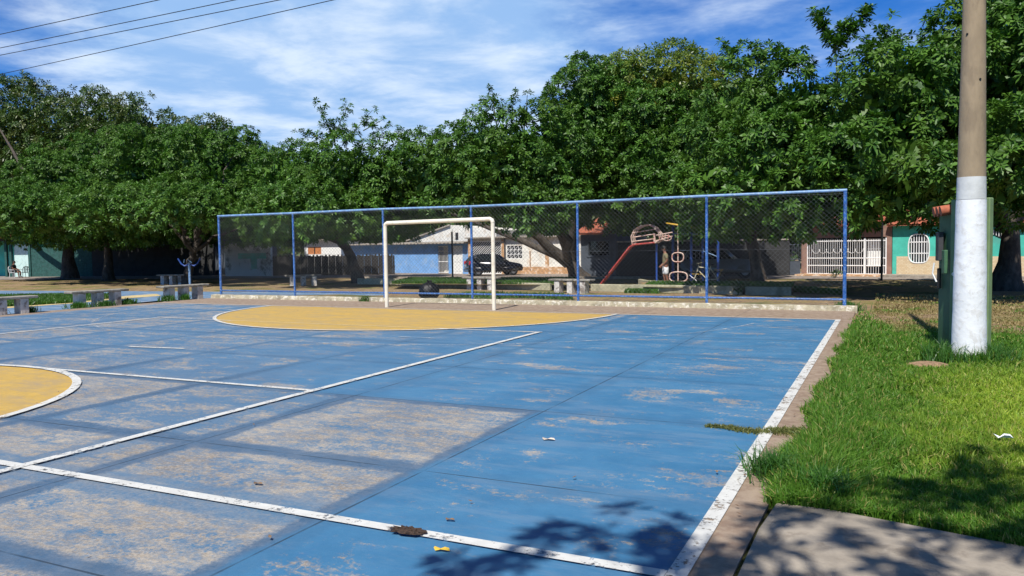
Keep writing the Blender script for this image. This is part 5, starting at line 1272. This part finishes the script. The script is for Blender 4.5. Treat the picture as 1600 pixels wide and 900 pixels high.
# ------------------------------------------------------------------ people
def skin(name, J, Ed, mt, parent, root='pelvis', lvl=2):
    names = list(J); me = bpy.data.meshes.new(name)
    me.from_pydata([J[k][:3] for k in names], [(names.index(a_), names.index(b2)) for a_, b2 in Ed], [])
    o = bpy.data.objects.new(name, me); col.objects.link(o); o.parent = parent
    md = o.modifiers.new('skin', 'SKIN'); md.use_smooth_shade = True
    for i, k in enumerate(names):
        r_ = J[k][3]; r_ = r_ if isinstance(r_, tuple) else (r_, r_)
        me.skin_vertices[0].data[i].radius = r_; me.skin_vertices[0].data[i].use_root = (k == root)
    s_ = o.modifiers.new('sub', 'SUBSURF'); s_.levels = lvl; s_.render_levels = lvl
    me.materials.append(mt); return o
def head_mesh(c, parent, face, hair=M_HAIR, cap=False):
    """c: centre of head; face: horizontal unit vector the face looks along"""
    f = np.array([*face, 0.]); s_ = np.array([-face[1], face[0], 0.]); m = MB(); n, k_ = 20, 14; V = []
    for j in range(k_+1):
        t = math.pi*j/k_; z = -math.cos(t)
        for i in range(n):
            a_ = 2*math.pi*i/n; r_ = math.sin(t)
            x = r_*math.cos(a_)*.098; y = r_*math.sin(a_)*.075*(1-.18*max(0, -z)); zz_ = z*.12
            if math.cos(a_) > .85 and -.35 < z < .15: x += .020*(1-abs(z+.15)*3)          # nose
            if math.cos(a_) > .8 and -.62 < z < -.42: x += .006
            if z < -.4: x *= .92
            V.append(np.array(c)+f*x+s_*y+np.array([0, 0, zz_]))
    F = [(j*n+i, j*n+(i+1) % n, (j+1)*n+(i+1) % n, (j+1)*n+i) for j in range(k_) for i in range(n)]
    for sg in (-1, 1):       # ears
        e = np.array(c)+s_*sg*.076; m.box(e, (.03, .012, .05), math.atan2(face[1], face[0]), bev=.004)
        ey = np.array(c)+f*.088+s_*sg*.03+np.array([0, 0, .012])
    m.add(V, F); return m
def person(label, loc, rz, pose, shirt, bottoms, cap=False):
    root = thing('person', (0, 0, 0), label, 'person'); root['_local'] = 1
    J = pose
    Eb = [('pelvis', 'waist'), ('waist', 'chest'), ('chest', 'neck'), ('neck', 'headlow'), ('headlow', 'head'), ('head', 'crown')]
    for s_ in 'lr': Eb += [('chest', 'sh'+s_), ('sh'+s_, 'el'+s_), ('el'+s_, 'wr'+s_), ('wr'+s_, 'ha'+s_), ('pelvis', 'hip'+s_), ('hip'+s_, 'kn'+s_), ('kn'+s_, 'an'+s_), ('an'+s_, 'to'+s_)]
    skin('body', J, Eb, M_SKIN, root)
    g_ = .022
    def G_(k, e=g_): v = J[k]; r_ = v[3]; return (*v[:3], tuple(q+e for q in r_) if isinstance(r_, tuple) else r_+e)
    JS = {k: G_(k) for k in ('pelvis', 'waist', 'chest')}; ES = [('pelvis', 'waist'), ('waist', 'chest')]
    for s_ in 'lr':
        a_, b2 = np.array(J['sh'+s_][:3]), np.array(J['el'+s_][:3]); JS['sh'+s_] = G_('sh'+s_); q = a_+(b2-a_)*.75; JS['sl'+s_] = (*q, .062); ES += [('chest', 'sh'+s_), ('sh'+s_, 'sl'+s_)]
    JS['nk'] = (*(np.array(J['chest'][:3])*.25+np.array(J['neck'][:3])*.75), .075); ES.append(('chest', 'nk'))
    skin('shirt', JS, ES, shirt, root, 'waist')
    JP = {'pelvis': G_('pelvis', .03), 'wb': (*(np.array(J['pelvis'][:3])*.5+np.array(J['waist'][:3])*.5), (.16, .125))}; EP = [('pelvis', 'wb')]
    for s_ in 'lr':
        a_, b2 = np.array(J['hip'+s_][:3]), np.array(J['kn'+s_][:3]); JP['hip'+s_] = G_('hip'+s_, .03); q = a_+(b2-a_)*.92; JP['kk'+s_] = (*q, .10); EP += [('pelvis', 'hip'+s_), ('hip'+s_, 'kk'+s_)]
    skin('shorts', JP, EP, bottoms, root)
    h_ = J['head']; f = (0, -1)
    m = MB(); n = 18; V = []
    for j in range(9):
        t = math.pi*.58*j/8
        for i in range(n):
            a_ = 2*math.pi*i/n; r_ = math.sin(t)*(.107)
            V.append((h_[0]+r_*math.cos(a_)*.85, h_[1]+.012+r_*math.sin(a_), h_[2]+.03+.115*math.cos(t)))
    m.add(V, [(j*n+i, (j+1)*n+i, (j+1)*n+(i+1) % n, j*n+(i+1) % n) for j in range(8) for i in range(n)])
    if cap: m.box((h_[0], h_[1]-.13, h_[2]+.055), (.14, .12, .015), bev=.004)
    m.build('cap' if cap else 'hair', M_HAIR, root, True)
    m = MB()
    m.box((h_[0], h_[1]-.112, h_[2]-.01), (.024, .035, .05), bev=.008)
    m.box((h_[0], h_[1]-.103, h_[2]-.062), (.045, .012, .012), bev=.003)
    m.build('face_detail', M_SKIN, root)
    for s_ in (-1, 1):
        m = MB(); m.tube([(h_[0]+s_*.034, h_[1]-.10, h_[2]+.015), (h_[0]+s_*.034, h_[1]-.112, h_[2]+.015)], .010, 8); m.build('eye', M_BLACK, root)
        m = MB(); m.box((h_[0]+s_*.088, h_[1], h_[2]-.005), (.016, .035, .055), bev=.006); m.build('ear', M_SKIN, root)
    # hands: palm is the skin's end, fingers short separate chains
    for s_ in 'lr':
        w_, hd = np.array(J['wr'+s_][:3]), np.array(J['ha'+s_][:3]); d_ = hd-w_; d_ /= np.linalg.norm(d_); sd2 = np.cross(d_, [1, 0, 0]); sd2 /= np.linalg.norm(sd2)+1e-6
        m = MB()
        for i, ln in enumerate((.055, .068, .07, .062)):
            o_ = hd+sd2*(-.027+.018*i); m.tube([o_, o_+d_*ln*.5, o_+d_*ln+np.cross(sd2, d_)*.015], [.009, .008, .006], 6)
        o_ = hd-d_*.04-sd2*.03; m.tube([o_, o_-sd2*.025+d_*.03, o_-sd2*.025+d_*.055], [.011, .010, .007], 6)
        m.build('fingers', M_SKIN, root, True)
    root.location = loc; root.rotation_euler = (0, 0, rz); return root
# standing pose, faces -y, slight stride, head bowed, hands low in front
ST = dict(pelvis=(0, 0, .93, (.145, .11)), waist=(0, .01, 1.08, (.14, .115)), chest=(0, 0, 1.32, (.165, .12)), neck=(0, -.02, 1.47, .055), headlow=(0, -.055, 1.55, .065), head=(0, -.06, 1.62, (.075, .09)), crown=(0, -.05, 1.69, .06),
          shl=(-.17, .0, 1.38, .058), ell=(-.20, .03, 1.12, .044), wrl=(-.13, -.14, .94, .031), hal=(-.10, -.20, .89, .036), shr=(.17, 0, 1.38, .058), elr=(.20, .03, 1.12, .044), wrr=(.13, -.14, .94, .031), har=(.10, -.20, .89, .036),
          hipl=(-.09, 0, .86, .092), knl=(-.10, -.04, .49, .060), anl=(-.10, .03, .09, .040), tol=(-.11, -.13, .035, .036), hipr=(.09, 0, .86, .092), knr=(.10, .02, .49, .060), anr=(.10, .12, .10, .040), tor=(.11, -.03, .035, .036))
b_ = at(1040, 449, -.19)
fdir = math.atan2(-RT[1], -RT[0])    # faces the left of the picture
person('man in khaki t-shirt, white shorts and dark cap looking down beside the playground', (b_[0], b_[1], -.19), fdir+math.pi/2, ST, M_KHAKI, M_SHORTS, cap=True)
SI = dict(pelvis=(0, 0, .50, (.15, .12)), waist=(0, .02, .66, (.14, .12)), chest=(0, .0, .92, (.17, .12)), neck=(0, -.02, 1.07, .055), headlow=(0, -.05, 1.14, .065), head=(0, -.06, 1.21, (.075, .09)), crown=(0, -.05, 1.28, .06),
          shl=(-.18, 0, .98, .058), ell=(-.22, -.05, .74, .044), wrl=(-.14, -.28, .66, .031), hal=(-.12, -.34, .64, .036), shr=(.18, 0, .98, .058), elr=(.22, -.05, .74, .044), wrr=(.14, -.28, .66, .031), har=(.12, -.34, .64, .036),
          hipl=(-.10, -.04, .50, .09), knl=(-.13, -.44, .50, .062), anl=(-.13, -.46, .09, .040), tol=(-.13, -.60, .04, .036), hipr=(.10, -.04, .50, .09), knr=(.13, -.44, .50, .062), anr=(.13, -.46, .09, .040), tor=(.13, -.60, .04, .036))
b_ = at(22, 434.5, ZFAR); zc = ZFAR+.03
fl_ = math.atan2(RT[1], RT[0])
person('seated person in dark clothes silhouetted against the pale wall at left edge', (b_[0], b_[1], zc), fl_+math.pi/2, SI, M_DCLOTH, M_DCLOTH)
def chair(label, mt, loc, rz):
    r_ = thing('plastic_chair', (0, 0, 0), label, 'chair', 'chairs outside the teal house'); r_['_local'] = 1
    m = MB(); m.box((0, 0, .40), (.46, .44, .03), bev=.01); m.build('seat', mt, r_)
    m = MB(); P_ = [(-.24, .22, .42), (-.25, .27, .70), (-.17, .30, .86), (0, .31, .90), (.17, .30, .86), (.25, .27, .70), (.24, .22, .42)]; m.tube(P_, .022, 6)
    for x in (-.12, 0, .12): m.box((x, .26, .64), (.06, .015, .46), rx=-.15)
    m.build('backrest', mt, r_, False)
    for x in (-.22, .22):
        for y in (-.2, .2): m = MB(); m.tube([(x*.95, y*.95, .40), (x*1.08, y*1.1, 0)], [.022, .016], 6); m.build('leg', mt, r_)
        m = MB(); m.tube([(x*1.05, -.2, .42), (x*1.1, -.2, .62), (x*1.1, .22, .64)], .018, 6); m.build('armrest', mt, r_)
    r_.location = loc; r_.rotation_euler = (0, 0, rz); return r_
chair('white plastic chair under the seated person at left edge', M_WPLAST, (b_[0], b_[1], zc), fl_+math.pi/2)
c_ = at(38, 434.5, ZFAR); chair('dark round backed chair standing empty right of the seated person', M_DCLOTH, (c_[0], c_[1], zc), fl_-math.pi/2-.5)

# dark leafy plant on the pavement before the gates, and young plants
def small_plant(px, py, z, h_, n, lab, mt=M_LEAFD, spread=.22):
    p0 = at(px, py, z); t_ = thing('small_plant', (p0[0], p0[1], z), lab, 'plant', 'small plants in the park'); st = MB(); V = []; F = []
    for i in range(n):
        a_ = random.random()*6.28; r_ = spread*random.random(); e = np.array([p0[0]+r_*math.cos(a_), p0[1]+r_*math.sin(a_), z+h_*(.5+.5*random.random())]); st.tube([(p0[0], p0[1], z), e], .008, 4)
        for j in range(10):
            d_ = np.array([random.gauss(0, 1), random.gauss(0, 1), random.gauss(.2, .6)]); d_ /= np.linalg.norm(d_); l_ = .14+.1*random.random(); s_ = np.cross(d_, [0, 0, 1]); s_ /= np.linalg.norm(s_)+1e-6
            q_ = e-np.array([0, 0, random.random()*h_*.4]); b0 = len(V); V += [q_, q_+d_*l_*.5+s_*l_*.22, q_+d_*l_, q_+d_*l_*.5-s_*l_*.22]; F.append((b0, b0+1, b0+2, b0+3))
    meshobj('leaves', V, F, mt, t_); st.build('stem', M_TWIG, t_)
small_plant(1303, 435, ZFAR, .45, 9, 'low dark plant on the pavement in front of the white gates', spread=.45)
small_plant(1158, 460, -.12, .5, 8, 'small bushy plant growing at the gap in the planter kerb')
small_plant(125, 432, ZFAR, .7, 12, 'leafy plant at the foot of the rough teal wall', spread=.7)
small_plant(780, 470, -.06, .4, 4, 'thin leafy stem growing behind the right goal post', M_WEED)
for o in bpy.data.objects:
    if '_local' in o: del o['_local']
